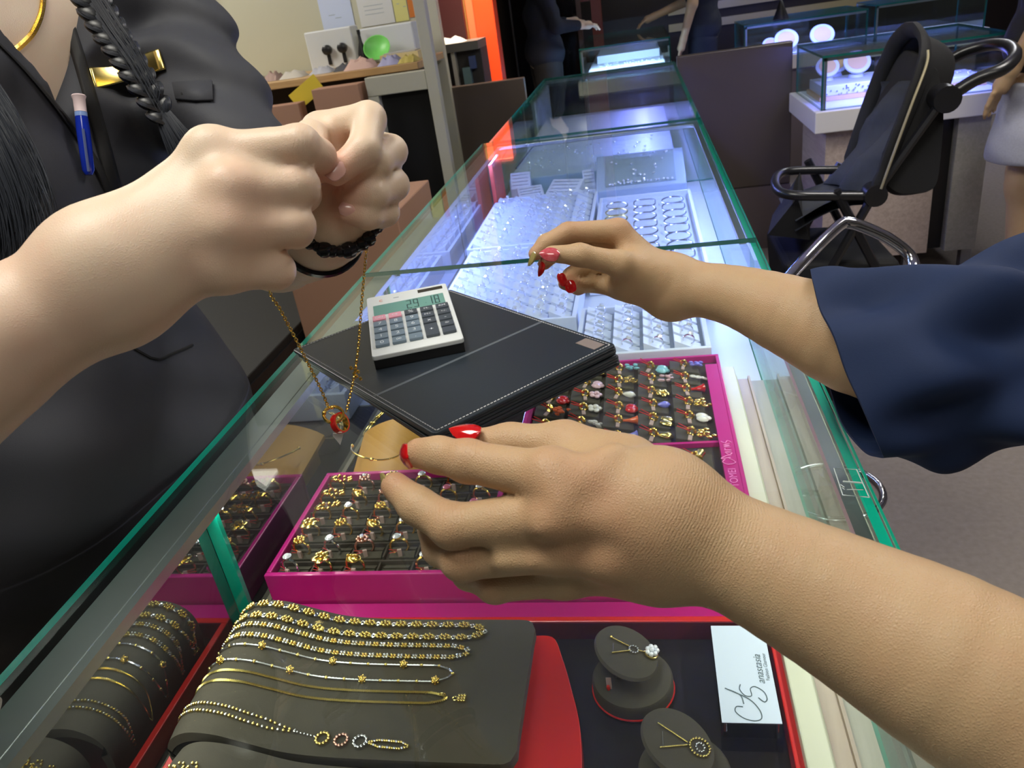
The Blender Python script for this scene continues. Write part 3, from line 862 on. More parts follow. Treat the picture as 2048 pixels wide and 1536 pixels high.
def pchain(mb, a, b, n=18, r=.0007):
    for i in range(n + 1):
        x = a[0] + (b[0] - a[0]) * i / n; y = a[1] + (b[1] - a[1]) * i / n
        mb.ball((x, y, padz(x, y) + .0007), r * (1.25 if i % 2 else .9), 6, 4)


c1 = MB(); pchain(c1, (-.0165, .0195), (.000, .0125), 26); pchain(c1, (-.0150, .0005), (.000, .008), 26); pchain(c1, (.006, .0098), (.0135, .0105), 12); c1.ball((-.0165, .0195, padz(-.0165, .0195) + .001), .0015)
c1.build('chain', GOLDY, t)
c1 = MB()
for k in range(11): x = .0027 + .0038 * cos(k * .571); y = .0098 + .0042 * sin(k * .571); c1.ball((x, y, padz(x, y) + .001), .0011, 6, 4)
c1.build('circlet', SILVER, t)
c1 = MB()
for k in range(7): c1.ball((.0185 + .0042 * cos(k * .8976), .0115 + .0046 * sin(k * .8976), padz(.0185, .0115) + .003), .0023, 8, 6)
c1.ball((.0185, .0115, padz(.0185, .0115) + .004), .0024); c1.build('flower', GEM, t)
c1 = MB().ring((.0175, .0095, padz(.0175, .0095) + .0006), .0052, .0010, (0.3, .1, 1), 20, 6); c1.build('backplate', GOLDY, t)
t = thing('pendant', (0.001, 0.398, TZ), 'gold chain pendant with two concentric beaded rings', 'pendant', 'pendants on velvet stands')
c1 = MB(); pchain(c1, (-.0175, .020), (.0035, .0075), 34); pchain(c1, (-.0165, -.003), (.0035, .005), 34)
for k in range(20): x = .0125 + .0072 * cos(k * pi / 10); y = .0050 + .0082 * sin(k * pi / 10); c1.ball((x, y, padz(x, y) + .001), .0012, 6, 4)
c1.build('gold_ring', GOLDY, t)
c1 = MB()
for k in range(10): x = .0128 + .0030 * cos(k * pi / 5); y = .0050 + .0040 * sin(k * pi / 5); c1.ball((x, y, padz(x, y) + .001), .0010, 6, 4)
c1.build('inner_ring', SILVER, t)

# acrylic sign ---------------------------------------------------------
SG = thing('acrylic_sign', (0.0555, 0.480, TZ), 'white card sign in clear acrylic block with grey script lettering', 'sign')
ac = glass('clear_acrylic', (0.85, 0.85, 0.88), 1.49)
MB().box(-.0245, .0225, -.052, .052, .0005, .0155).build('lower_block', ac, SG, False)
MB().box(-.0245, .0225, -.052, .052, .0165, .0305).build('upper_block', ac, SG, False)
MB().box(-.0235, .0215, -.0508, .0515, .0310, .0316).build('card', mat('bluish_white_card', (0.68, 0.76, 0.9), 0.35), SG, False)
for sx in (-.0205, .0185):
    for sy in (-.047, .047): MB().lathe([(.0017, 0), (.0017, .012), (.0006, .0122)], (sx, sy, .018), 10).build('magnet_pin', CHROME, SG)
INK = mat('grey_teal_ink', (0.10, 0.14, 0.16), 0.6)
ink = MB()


def pen(pts, r=.0004):
    # local sign coords: u along +y (reading direction), v along -x (letter up)
    ink.tube([Vector((-v, u, .0320)) for u, v in [(p.x, p.y) for p in bez([(a, b, 0) for a, b in pts], 7)]], r, 5)


# ornate A and S : u from -.048 (start), v from -.018 .. .02
pen([(-.036, .006), (-.036, .011), (-.041, .012), (-.047, .006), (-.049, -.002), (-.046, -.007), (-.038, -.006), (-.028, .001), (-.018, .018)])
pen([(-.018, .018), (-.022, .010), (-.026, .006), (-.033, .005)])
pen([(-.030, .008), (-.025, .004), (-.018, .006), (-.014, .004), (-.018, .0015), (-.024, .0005)][:0] or [(-.014, .0055), (-.019, .0065), (-.025, .003), (-.025, -.002), (-.018, -.002), (-.016, -.006), (-.021, -.012), (-.028, -.0135), (-.031, -.011), (-.027, -.007)])
ink.build('monogram', INK, SG)
text_mesh('lettering', 'anastasia', 0.0088, Matrix.Translation((.0115, .0025, .0319)) @ Matrix.Rotation(pi / 2, 4, 'Z'), INK, SG, shear=0.35)
text_mesh('lettering', 'Fashion Glamour', 0.0042, Matrix.Translation((.0172, .005, .0319)) @ Matrix.Rotation(pi / 2, 4, 'Z'), INK, SG)

# tan bangle stand and bangles ----------------------------------------
TN = mat('tan_leatherette', (0.55, 0.29, 0.05), 0.5)
t = thing('bangle_stand', (-0.345, 0.835, FZ), 'tan arched leatherette bangle stand beside the pad stack', 'jewellery stand')
rows = []
for i in range(15):
    u = i / 14; x = -.058 + .116 * u
    arch = .040 * sin(pi * u) ** .8
    rows.append([Vector((x * (1.0 + .15 * v), -.045 + .105 * v + (-.012 * sin(pi * u)) * (1 - v), .022 + arch * (.55 + .45 * v) * .55 + .018 * v)) for v in [k / 8 for k in range(9)]])
mb = MB(); mb.grid(rows); low = [[p - Vector((0, 0, .006)) for p in r] for r in rows]; mb.grid([r[::-1] for r in low])
mb.grid([[r[0] for r in low], [r[0] for r in rows]]); mb.grid([[r[-1] for r in rows], [r[-1] for r in low]]); mb.grid([rows[0], low[0]]); mb.grid([low[-1], rows[-1]])
mb.build('arched_pad', TN, t)
MB().box(-.055, -.045, -.035, .05, .0005, .022).box(.045, .055, -.035, .05, .0005, .022).build('leg', TN, t, False)
t2 = thing('gold_bangle', (-0.368, 0.822, FZ), 'thin open gold bangle with knobbed end on tan stand', 'bangle', 'gold bangles')
pb = MB(); pth = []
for i in range(31):
    a_ = -pi * .98 + pi * .93 * i / 30; pth.append(Vector((.004 + .040 * cos(a_), .012 + .038 * sin(a_), .058 + .004 * sin(a_ * 2))))
pb.tube(pth, .0012, 8); pb.ball(pth[15], .0022, sc=(1.8, 1, 1)).ball(pth[-1] + Vector((.002, .002, .001)), .0032).ball(pth[-1] + Vector((.004, -.002, .002)), .0026).ball(pth[0], .0024)
pb.build('hoop', GOLD, t2)
t3 = thing('gold_bangle', (-0.395, 0.925, FZ), 'double gold bangle with pearl beads near the mirrored doors', 'bangle', 'gold bangles')
for k in (0, 1):
    pth = [Vector((.004 * k + .030 * cos(a_), .034 * sin(a_), .045 + .02 * cos(a_))) for a_ in [pi * .55 + pi * .75 * i / 20 for i in range(21)]]
    pb = MB(); pb.tube(pth, .0010, 7); pb.ball(pth[7], .0026).ball(pth[4], .0020); pb.build('hoop', GOLDY, t3)
MB().lathe([(.020, 0), (.020, .0285), (.012, .030)], (0, 0, .0005), 20).build('cushion', VELVETD, t3)

# ------------------------------------------------------------------ white diamond trays
WZ = 0.7745
WLIN = mat('shaded_blue_velvet_liner', (0.22, 0.26, 0.36), 0.8)  # darkened base colour, paints shadow into the gaps between the wedges


def wtray(x0, x1, y0, y1, label, nx, ny, zt=0.820, gem='ring', ringlabel=''):
    t = tray('jewel_tray', x0, x1, y0, y1, zt, WHITEL, label, WLIN, wall=.008, group='white jewel trays', bz=WZ, depth=.012)
    wd = MB(); dx = (x1 - x0 - .02) / nx; dy = (y1 - y0 - .02) / ny
    pos = []
    for j in range(ny):
        for i in range(nx):
            x = x0 + .01 + dx * (i + .5); y = y0 + .01 + dy * (j + .5)
            hw = dx * .43; hd = dy * .40
            wd.add([(x - hw, y - hd, zt - .0121), (x + hw, y - hd, zt - .0121), (x + hw, y + hd, zt - .0121), (x - hw, y + hd, zt - .0121), (x - hw, y - hd * .9, zt + .008), (x + hw, y - hd * .9, zt - .0115), (x + hw, y + hd * .9, zt - .0115), (x - hw, y + hd * .9, zt + .008)],
                   [(4, 5, 6, 7), (0, 1, 5, 4), (1, 2, 6, 5), (2, 3, 7, 6), (3, 0, 4, 7)])
            pos.append((x, y, zt - .001))
    wd.build('ring_wedges', WHITEL, t, False, wpos=True)
    return t, pos


def sring():
    t = bpy.data.objects.new('diamond_ring', None); COL.objects.link(t)
    MB().ring((0, 0, .003), .0068, .0012, (0.25, 1, 0), 16, 5).build('band', SILVER, t)
    MB().lathe([(.001, 0), (.0042, .0025), (.0028, .0048)], (0, 0, .0092), 7).build('stone', GEM, t)
    return t


SRP = sring()
spots = []
for (a, lab, nx, ny, rl) in (((-0.405, -0.190, 1.005, 1.235), 'white ring tray partly under the leather pads', 5, 5, 'silver diamond ring in the white tray beside the leather pads'),
                             ((-0.408, -0.135, 1.245, 1.685), 'long white ring tray left of the customer fingertips', 6, 9, 'silver diamond ring in the long white tray under the glass seam'),
                             ((-0.422, -0.135, 1.705, 2.17), 'white ring tray behind the long white tray', 6, 8, 'silver diamond ring in the white tray against the orange reflection'),
                             ((-0.128, 0.080, 1.085, 1.285), 'small white ring tray behind the magenta charm tray', 4, 5, 'silver diamond ring in the small white tray behind the charms')):
    t, pos = wtray(*a, lab, nx, ny)
    for n, (x, y, z) in enumerate(pos):
        if random.random() < .12: continue
        c = copy_tree(SRP); c.location = (x, y, z); c.rotation_euler = (0, radians(20), random.uniform(-.3, .3)); c.scale = (1.25,) * 3
        tag(c, rl, 'ring', rl.replace('silver diamond ring', 'silver diamond rings'))
kill(SRP)
# bracelet tray
t, pos = tray('jewel_tray', -0.126, 0.108, 1.46, 2.06, 0.820, WHITEL, 'white tray with three columns of oval diamond bangles', mat('pale_velvet_liner', (0.58, 0.64, 0.76), 0.7), wall=.008, group='white jewel trays', bz=WZ), None


def oval(mt, sq):
    o = MB()
    n = 28; pts = []
    for i in range(n):
        a = 2 * pi * i / n; ex = 2.0 if not sq else 3.5
        pts.append(Vector((.027 * math.copysign(abs(cos(a)) ** (2 / ex), cos(a)), .018 * math.copysign(abs(sin(a)) ** (2 / ex), sin(a)), 0)))
    o.tube(pts, .0019, 6, True)
    return o.build('bangle', mt)


ov = [oval(SILVER, False), oval(SILVER, True), oval(GOLDY, False)]
for i in range(3):
    for j in range(9):
        k = 2 if (i == 0 and j in (6, 7)) else (1 if (i + j) % 3 == 0 else 0)
        c = ov[k].copy(); COL.objects.link(c); c.location = (-0.080 + .070 * i, 1.50 + .062 * j, 0.8115); c.rotation_euler = (radians(14), 0, 0)
        tag(c, ('oval %s bangle lying in the %s column, ' % ('yellow gold' if k == 2 else 'squared white gold' if k == 1 else 'white gold', ('left', 'middle', 'right')[i])) + ('%s from the front' % (ORD + ('ninth',))[j]), 'bangle', 'bangles in the white tray')
for o in ov: bpy.data.objects.remove(o)


def gems(name, label, pts, r, mt, cat, grp=None):
    """loose sparkling pieces, one object each"""
    pr = MB().lathe([(.0004, 0), (r, r * .9), (r * .6, r * 1.4)], (0, 0, 0), 8).build(name, mt)
    for (x, y, z) in pts:
        c = pr.copy(); COL.objects.link(c); c.location = (x, y, z); c.rotation_euler = (random.uniform(-.6, .6), random.uniform(-.6, .6), 0)
        tag(c, label, cat, grp or label)
    bpy.data.objects.remove(pr)


# tall sloped display box with sparkling pieces
t = thing('sloped_display_box', (-0.018, 2.22, WZ), 'raised bluish white display box full of sparkling earrings', 'display box')
b = MB(); b.add([(-.122, -.085, .0005), (.122, -.085, .0005), (.122, .09, .0005), (-.122, .09, .0005), (-.122, -.085, .045), (.122, -.085, .045), (.122, .09, .105), (-.122, .09, .105)],
            [(0, 3, 2, 1), (4, 5, 6, 7), (0, 1, 5, 4), (1, 2, 6, 5), (2, 3, 7, 6), (3, 0, 4, 7)])
b.build('box_body', mat('pale_blue_leatherette', (0.42, 0.5, 0.62), 0.5), t, False, bevel=.003)
b = MB(); b.add([(-.095, -.07, .0506), (.095, -.07, .0506), (.095, .08, .1020), (-.095, .08, .1020), (-.095, -.07, .052), (.095, -.07, .052), (.095, .08, .1035), (-.095, .08, .1035)],
            [(4, 5, 6, 7), (0, 1, 5, 4), (1, 2, 6, 5), (2, 3, 7, 6), (3, 0, 4, 7)])
b.build('inlay', mat('sage_velvet', (0.3, 0.37, 0.38), 0.7), t, False)
pts = [(random.uniform(-.10, .065), 2.22 + v, WZ + .0525 + (v + .07) * .343) for v in [random.uniform(-.066, .07) for _ in range(24)]] + [(-.095 + .16 * k / 15, 2.152 + random.uniform(-.004, .004), WZ + .054) for k in range(16)]
gems('diamond_earring', 'tiny sparkling earring in the raised bluish display box', pts, .0042, GEM, 'earring')
# stepped white risers and little pads on the left
for n, (x, y, rz, w, d, h, lb) in enumerate(((-.335, 2.245, .25, .075, .06, .05, 'tilted white riser block nearest the orange reflection'), (-.235, 2.235, -.35, .10, .07, .06, 'white chain display block rotated toward the sloped box'),
                                             (-.165, 2.27, .1, .035, .05, .075, 'narrow white riser beside the sloped box'), (-.37, 2.30, 0, .06, .03, .085, 'tall white riser at the back glass'))):
    t = thing('display_riser', (x, y, WZ), lb, 'display block', 'white riser blocks', rz)
    b = MB(); b.add([(-w / 2, -d / 2, .0005), (w / 2, -d / 2, .0005), (w / 2, d / 2, .0005), (-w / 2, d / 2, .0005), (-w / 2, -d / 2, h * .5), (w / 2, -d / 2, h * .5), (w / 2, d / 2, h), (-w / 2, d / 2, h)],
                [(0, 3, 2, 1), (4, 5, 6, 7), (0, 1, 5, 4), (1, 2, 6, 5), (2, 3, 7, 6), (3, 0, 4, 7)])
    b.build('block', WHITEL, t, False, bevel=.002)
    b = MB()
    for k in range(4): b.tube([(-w * .4, -d * .3 + k * d * .2, h * (.5 + .5 * (.2 + k * .2)) + .001), (w * .4, -d * .3 + k * d * .2, h * (.5 + .5 * (.2 + k * .2)) + .001)], .001, 5)
    b.build('fine_chains', SILVER, t)
# white pads beside the customer's wrist
t = thing('flower_earring_pad', (0.085, 1.33, WZ), 'white pad with pearl flower earrings beside the customer wrist', 'earring pad')
MB().box(-.04, .02, -.03, .04, .0005, .035).build('pad', WHITEL, t, False, bevel=.003)
b = MB()
for q in ((-.02, .015), (-.01, -.01)):
    for k in range(5): b.ball((q[0] + .007 * cos(k * 1.2566), q[1] + .007 * sin(k * 1.2566), .038), .0045, sc=(1, 1, .5))
b.build('earrings', mat('pearl_white', (0.75, 0.72, 0.66), 0.2, coat=.5), t)
t = thing('grey_block', (0.075, 1.40, WZ), 'small grey white block behind the flower earring pad', 'display block')
MB().box(-.02, .03, -.02, .02, .0005, .045).build('block', WHITEL, t, False, bevel=.003)
# orange panel added to imitate the pillar's reflection in the glass top
t = thing('orange_reflection_panel', (-0.42, 2.20, WZ), 'upright orange red panel imitating the pillar reflection at the rear corner of the case', 'panel')
MB().box(-.006, .006, -.07, .075, .0005, .15).build('panel', mat('orange_red_reflection', (0.7, 0.10, 0.06), 0.4), t, False, bevel=.002)

# far module contents
t = thing('white_bench', (-0.16, 2.86, WZ), 'long white bench with necklaces in the far part of the counter', 'display bench')
MB().box(-.255, .25, -.50, .62, .0005, .055).build('bench_top', WHITEL, t, False, bevel=.004)
pts = [(random.uniform(-.38, .05), 2.40 + random.random() * .42, WZ + .056) for _ in range(46)]
gems('diamond_stud', 'tiny diamond stud on the long white bench', pts, .005, GEM, 'earring')
t = thing('lamp_cable', (0, 0, 0), 'thin black cable hanging inside the far part of the counter', 'cable')
MB().tube(bez([(-.40, 3.93, .93), (-.39, 3.85, .84), (-.405, 3.5, .80), (-.395, 2.9, .834), (-.41, 2.5, .834)], 8), .0025, 6).build('wire', BLACKP, t)
t = thing('side_screen', (-0.437, 3.6, WZ), 'pale translucent side panel at the far left of the counter', 'screen')
MB().box(-.004, .004, -.25, .31, .0005, .150).build('sheet', mat('pale_aqua_acrylic', (0.5, 0.6, 0.58), 0.3), t, False)
# island contents
DISC = mat('tan_velvet_disc', (0.75, 0.48, 0.22), 0.5)


def disc_stand(x, y, z, r, label, w=1.0):
    t = thing('disc_stand', (x, y, z), label, 'jewellery stand', 'round disc stands in the glass islands')
    q = Vector((0, -.75, .65)).to_track_quat('Z', 'Y')
    MB().lathe([(r, -.004), (r, .004), (r * .9, .006)], (0, 0, r * .75 + .02), 24, q=q).build('rim', WHITEL, t)
    MB().lathe([(r * .72, .0061), (r * .72, .0075)], (0, 0, r * .75 + .02), 24, q=q).build('face', DISC, t)
    MB().lathe([(r * .6, 0), (r * .5, .012), (r * .15, .014), (r * .12, r * .8)], (0, .01, .0005), 16).build('foot', WHITEL, t)


IZ = 0.7495
for x, y, r, lb in ((0.79, 3.52, .048, 'left tan disc stand in the island case behind the stroller'), (0.91, 3.52, .055, 'right tan disc stand in the island case behind the stroller'), (0.85, 3.62, .045, 'rear tan disc stand in the island case')):
    disc_stand(x, y + .22, IZ + .0605, r, lb)
for x, y, r, lb in ((0.84, 5.68, .05, 'small disc stand in the far blue case'), (0.94, 5.68, .075, 'large disc stand in the far blue case'), (1.16, 5.68, .075, 'rightmost round disc stand in the far blue case')):
    disc_stand(x, y, IZ, r, lb)
t = thing('velvet_platform', (0.86, 3.74, IZ), 'white jewel platform with tan edge in the island case', 'display platform')
MB().box(-.13, .25, -.16, .12, .0005, .018).build('tan_step', DISC, t, False)
MB().box(-.12, .24, -.15, .11, .0181, .060).build('white_step', WHITEL, t, False, bevel=.003)
b = MB()
for k in range(60): b.ball((random.uniform(-.11, .23), -.152, random.uniform(.022, .056)), .004, 5, 3)
b.build('chains', SILVER, t)
t = thing('velvet_platform', (1.24, 3.62, IZ), 'low tan edged platform right of the stroller handle in the island case', 'display platform')
MB().box(-.10, .11, -.1, .12, .0005, .018).build('tan_step', DISC, t, False)
MB().box(-.09, .10, -.09, .11, .0181, .04).build('white_step', WHITEL, t, False, bevel=.003)
pts = [(1.24 + random.uniform(-.08, .08), 3.54 + random.uniform(0, .12), IZ + .041) for _ in range(20)]
gems('island_gem', 'tiny bright earring on the low platform in the island case', pts, .006, GEM, 'earring')
t = thing('white_bench', (-0.1, 6.25, IZ), 'white stepped bench inside the case beyond the partition', 'display bench')
MB().box(-.24, .26, -.66, .55, .0005, .05).box(-.2, .24, -.2, .55, .0501, .10).build('bench_top', WHITEL, t, False)
b = MB()
for k in range(40): b.ball((random.uniform(-.2, .24), random.uniform(-.6, -.25), .054), .006, 5, 3)
b.build('sparkles', GEM, t)

# ------------------------------------------------------------------ leather pads and calculator on the glass
PC = Vector((-0.243, 0.795, ZG)); PA = math.atan2(.22, -.232)      # long axis direction
PW, PD = 0.163, 0.119
for k in range(7):
    top = k == 6
    z = ZG + .0005 + k * .0042
    jx, jy, jr = (0, 0, 0) if top else (random.uniform(-.002, .002) + .0010 * (6 - k), random.uniform(-.002, .002) + .0022 * (6 - k), random.uniform(-.010, .010) - .003 * (6 - k))
    t = thing('leather_pad', (PC.x + jx, PC.y + jy, z), 'black leather presentation pad, ' + ('topmost of the stack under the calculator' if top else '%s from the bottom of the stack on the glass' % ('lowest', 'second', 'third', 'fourth', 'fifth', 'sixth')[k] if k else 'lowest of the stack on the glass'), 'leather pad', 'stack of black leather pads', PA + jr)
    rr = .006; co = []
    for sx, sy, a0 in ((1, 1, 0), (-1, 1, pi / 2), (-1, -1, pi), (1, -1, 1.5 * pi)):
        for q in range(5): a = a0 + pi / 8 * q; co.append((sx * (PW - rr) + rr * cos(a), sy * (PD - rr) + rr * sin(a)))
    MB().prism(co, 0, .0039).build('board', BLACKL, t, False, bevel=.0012)
    if top:
        st = MB()
        for sx0, sy0, sx1, sy1 in ((-1, -1, 1, -1), (1, -1, 1, 1), (1, 1, -1, 1), (-1, 1, -1, -1)):
            a = Vector((sx0 * (PW - .005), sy0 * (PD - .005), .0042)); b_ = Vector((sx1 * (PW - .005), sy1 * (PD - .005), .0042)); n = int((b_ - a).length / .0042)
            for q in range(n): st.tube([a.lerp(b_, (q + .15) / n), a.lerp(b_, (q + .8) / n)], .0006, 4)
        st.build('stitching', STITCH, t)
        # centre crease
        MB().box(-.045, -.0405, -PD + .002, PD - .002, .0039, .0041).build('seam', mat('worn_leather_seam', (0.11, 0.13, 0.15), 0.35), t, False)
        MB().box(-PW + .010, -PW + .040, -PD + .008, -PD + .024, .0039, .0043).build('foil_label', mat('silver_foil_label', (0.5, 0.42, 0.38), 0.25, 0.5), t, False).rotation_euler = (0, 0, 0)
padtop = ZG + .0005 + 6 * .0042 + .0044
# calculator: front-left corner, axes measured on the pad
CA = 0.33
t = thing('calculator', (-0.288, 0.838, padtop), 'white desktop calculator with green display lying on leather pads', 'calculator', None, CA)
tilt = Matrix.Translation((0, -.083, .0108)) @ Matrix.Rotation(radians(4.5), 4, 'X') @ Matrix.Translation((0, .083, 0))
CWh = mat('white_calculator_plastic', (0.72, 0.76, 0.76), 0.35)
CW, CD = .052, .083
def rrect(w, d, r, cx=0, cy=0):
    co = []
    for sx, sy, a0 in ((1, 1, 0), (-1, 1, pi / 2), (-1, -1, pi), (1, -1, 1.5 * pi)):
        for q in range(5): a = a0 + pi / 8 * q; co.append((cx + sx * (w - r) + r * cos(a), cy + sy * (d - r) + r * sin(a)))
    return co
MB().prism(rrect(CW, CD, .004), .0, .006, tilt).build('case_top', CWh, t, False, bevel=.0012)
b = MB(); b.add([(-CW + .001, -CD + .001, .0002), (CW - .001, -CD + .001, .0002), (CW - .001, CD - .001, .0002), (-CW + .001, CD - .001, .0002)] + [tuple(tilt @ Vector(p)) for p in ((-CW + .001, -CD + .001, 0), (CW - .001, -CD + .001, 0), (CW - .001, CD - .001, 0), (-CW + .001, CD - .001, 0))],
            [(0, 3, 2, 1), (4, 5, 6, 7), (0, 1, 5, 4), (1, 2, 6, 5), (2, 3, 7, 6), (3, 0, 4, 7)])
b.build('case_bottom', BLACKP, t, False)
MB().prism(rrect(.0445, .0150, .001, 0, .037), .0061, .0065, tilt).build('display', mat('green_lcd', (0.16, 0.33, 0.29), 0.6, spec=0.1), t, False)
MB().prism(rrect(.016, .0042, .0005, .030, .071), .0061, .0066, tilt).build('solar_panel', mat('solar_cell', (0.03, 0.025, 0.02), 0.15), t, False)
lcd = mat('lcd_segment', (0.03, 0.07, 0.07), 0.5)
seg = MB()
SEG = {'2': 'abged', '4': 'fgbc', '1': 'bc', '8': 'abcdefg', '.': '', '9': 'abcfgd'}
dx0 = .036
for k, ch in enumerate(['8', '1', ' ', '9', '2']):
    x = dx0 - k * .0088; s_ = .0062; hh = .0085
    if ch == ' ': seg.box(x + .002, x + .003, .031, .032, .0066, .0067, tilt); continue
    P_ = {'a': (x, .0475, x + s_, .049), 'g': (x, .036, x + s_, .0375), 'd': (x, .025, x + s_, .0265), 'f': (x, .037, x + .0013, .049), 'e': (x, .025, x + .0013, .037), 'b': (x + s_ - .0013, .037, x + s_, .049), 'c': (x + s_ - .0013, .025, x + s_, .037)}
    for q in SEG[ch]:
        a = P_[q]; seg.box(a[0] - .004, a[2] - .004, a[1], a[3], .0066, .0067, tilt)
seg.build('digits', lcd, t, False)
text_mesh('logo', 'c', .012, tilt @ Matrix.Translation((-.034, .066, .0063)), mat('coral_print', (0.75, 0.25, 0.18), 0.5), t)
MB().box(-.018, -.011, .066, .0675, .00605, .0062, tilt).build('model_mark', mat('grey_print', (0.3, 0.35, 0.38), 0.5), t, False)
KD = mat('dark_grey_key', (0.06, 0.075, 0.095), 0.35); KG = mat('blue_grey_key', (0.16, 0.22, 0.28), 0.35); KP = mat('pink_key', (0.75, 0.33, 0.42), 0.35)
KW = mat('white_print', (0.7, 0.75, 0.78), 0.5)
sym = [['ON', 'CE', '%', 'M-', 'RM'], ['7', '8', '9', 'M+', '+/-'], ['4', '5', '6', 'x', '-'], ['1', '2', '3', '+', '='], ['0', '00', '.', '', '']]
for r_ in range(5):
    for c_ in range(5):
        x = -.0385 + c_ * .0193; y = .0085 - r_ * .0168
        if c_ == 3 and r_ == 4: continue
        big = c_ == 3 and r_ == 3
        y0 = y - (.0168 if big else 0)
        k_ = MB().prism(rrect(.0078, .0066 + (.0168 / 2 if big else 0), .0015, x, (y + y0) / 2), .0061, .0098, tilt)
        kb = k_.build('key', KP if (r_ == 0 and c_ < 2) else (KD if c_ > 2 or r_ == 0 else KG), t, False, bevel=.0006)
        s_ = sym[r_][c_]
        if s_:
            tm = text_mesh('key_print', s_, .0095 if len(s_) == 1 else .0062, tilt @ Matrix.Translation((x, (y + y0) / 2, .0099)), KW, kb)

# ------------------------------------------------------------------ back office on the left
DW = wood('desk_wood', (0.45, 0.27, 0.11), (0.58, 0.38, 0.18), 2, 0)
FRM = mat('grey_white_frame', (0.45, 0.44, 0.36), 0.4)
struct('wall_office', MB().box(-2.05, -0.92, 3.95, 4.0, 0, 2.75), WALLC)
struct('trim_4', MB().box(-2.07, -2.03, 3.90, 4.0, 0.9, 2.7), mat('olive_gold_trim', (0.28, 0.24, 0.05), 0.4))
struct('wall_side', MB().box(-2.5, -2.08, 3.93, 4.0, 0, 2.75), DARKW)
t = thing('office_desk', (-1.5, 3.65, 0), 'wooden back office work table cluttered with papers', 'desk')
MB().box(-.60, .58, -.22, .28, 1.105, 1.135).build('desk_top', DW, t, False, bevel=.003)
MB().box(-.60, .40, .20, .24, 0.3, 1.1045).build('back_board', mat('dark_desk_wood', (0.12, 0.07, 0.03), 0.5), t, False)
for x in (-.58, .36): MB().box(x, x + .04, -.2, -.16, 0, 1.1045).build('leg', FRM, t, False)
t = thing('card_rack', (-0.99, 3.36, 0), 'pale grey frame unit with post and hanging card rack', 'rack')
MB().box(.118, .165, -.02, .03, 0, 2.4).build('post', FRM, t, False, bevel=.003)
MB().box(-.145, .1175, -.02, .03, 1.03, 1.105).build('rail', FRM, t, False, bevel=.003)
MB().box(-.145, -.10, -.02, .02, 0.5, 1.029).build('upright', FRM, t, False)
MB().box(-.10, .1175, .02, .06, 0.02, 1.029).build('black_panel', BLACKP, t, False)
MB().box(.1655, .34, .02, .05, 0.02, 0.30).build('foot_board', BLACKP, t, False)
cols = [(0.5, 0.5, 0.55), (0.55, 0.55, 0.5), (0.6, 0.6, 0.05), (0.12, 0.16, 0.5), (0.15, 0.2, 0.3), (0.08, 0.13, 0.55), (0.55, 0.6, 0.55), (0.6, 0.6, 0.62)]
cn = ['grey', 'ivory', 'yellow', 'blue', 'slate', 'bright blue', 'pale green', 'white']
k = 0
for r_ in range(2):
    for i in range(7):
        c_ = cols[(i + r_ * 3) % 8] if not (r_ == 1 and i in (2, 4)) else ((0.25, 0.1, 0.4) if i == 2 else (0.7, 0.1, 0.14))
        nm = cn[(i + r_ * 3) % 8] if not (r_ == 1 and i in (2, 4)) else ('purple', 'red')[i == 4]
        h = .085 + .02 * ((i * 7 + r_) % 3)
        x = -1.075 + i * .0285; z1 = 1.020 - r_ * .10 - .004 * i * (1 - r_)
        o = MB().box(x, x + .026, 3.395 - r_ * .008, 3.399 - r_ * .008, z1 - h, z1).build('hanging_card', mat('card_' + nm.replace(' ', '_'), c_, 0.5), None, False)
        tag(o, '%s card, number %s from the left in the %s row of the hanging rack' % (nm, ('one', 'two', 'three', 'four', 'five', 'six', 'seven')[i], ('upper', 'lower')[r_]), 'card', 'cards hanging from the frame unit')
    k += 1
CARD = mat('brown_cardboard', (0.42, 0.23, 0.15), 0.7, noise=(6, 0.15))
for (x0, x1, y0, y1, z0, z1, lb) in ((-1.37, -1.16, 3.32, 3.42, 0.86, 1.09, 'tall brown cardboard box in front of the work table'), (-1.66, -1.45, 3.34, 3.42, 0.84, 1.045, 'flat brown cardboard box with printed label on the left')):
    t = thing('cardboard_box', ((x0 + x1) / 2, (y0 + y1) / 2, z0), lb, 'box', 'cardboard boxes by the work table')
    w, d = (x1 - x0) / 2, (y1 - y0) / 2
    MB().box(-w, w, -d, d, 0, z1 - z0).build('carton', CARD, t, False, bevel=.003)
    MB().box(w - .08, w - .02, -d - .0008, -d - .0002, .06, .068).build('label_print', mat('pale_print', (0.6, 0.5, 0.45), 0.6), t, False)
t = thing('storage_shelf', (-1.5, 3.36, 0), 'dark low shelf carrying the cardboard boxes', 'shelf')
MB().box(-.36, .35, -.06, .075, .80, .8395).build('shelf_board', BLACKP, t, False)
MB().box(-.36, .35, -.05, .075, 0, .7995).build('body', mat('dark_grey_board', (0.02, 0.018, 0.016), 0.6), t, False)
t = thing('yellow_folder', (-1.42, 3.43, 1.06), 'yellow paper folder leaning off the table edge', 'folder')
MB().box(-.085, .07, -.001, .001, -.015, .06, Matrix.Rotation(radians(-28), 4, 'Y')).build('sheet', mat('yellow_paper', (0.65, 0.5, 0.04), 0.6), t, False)
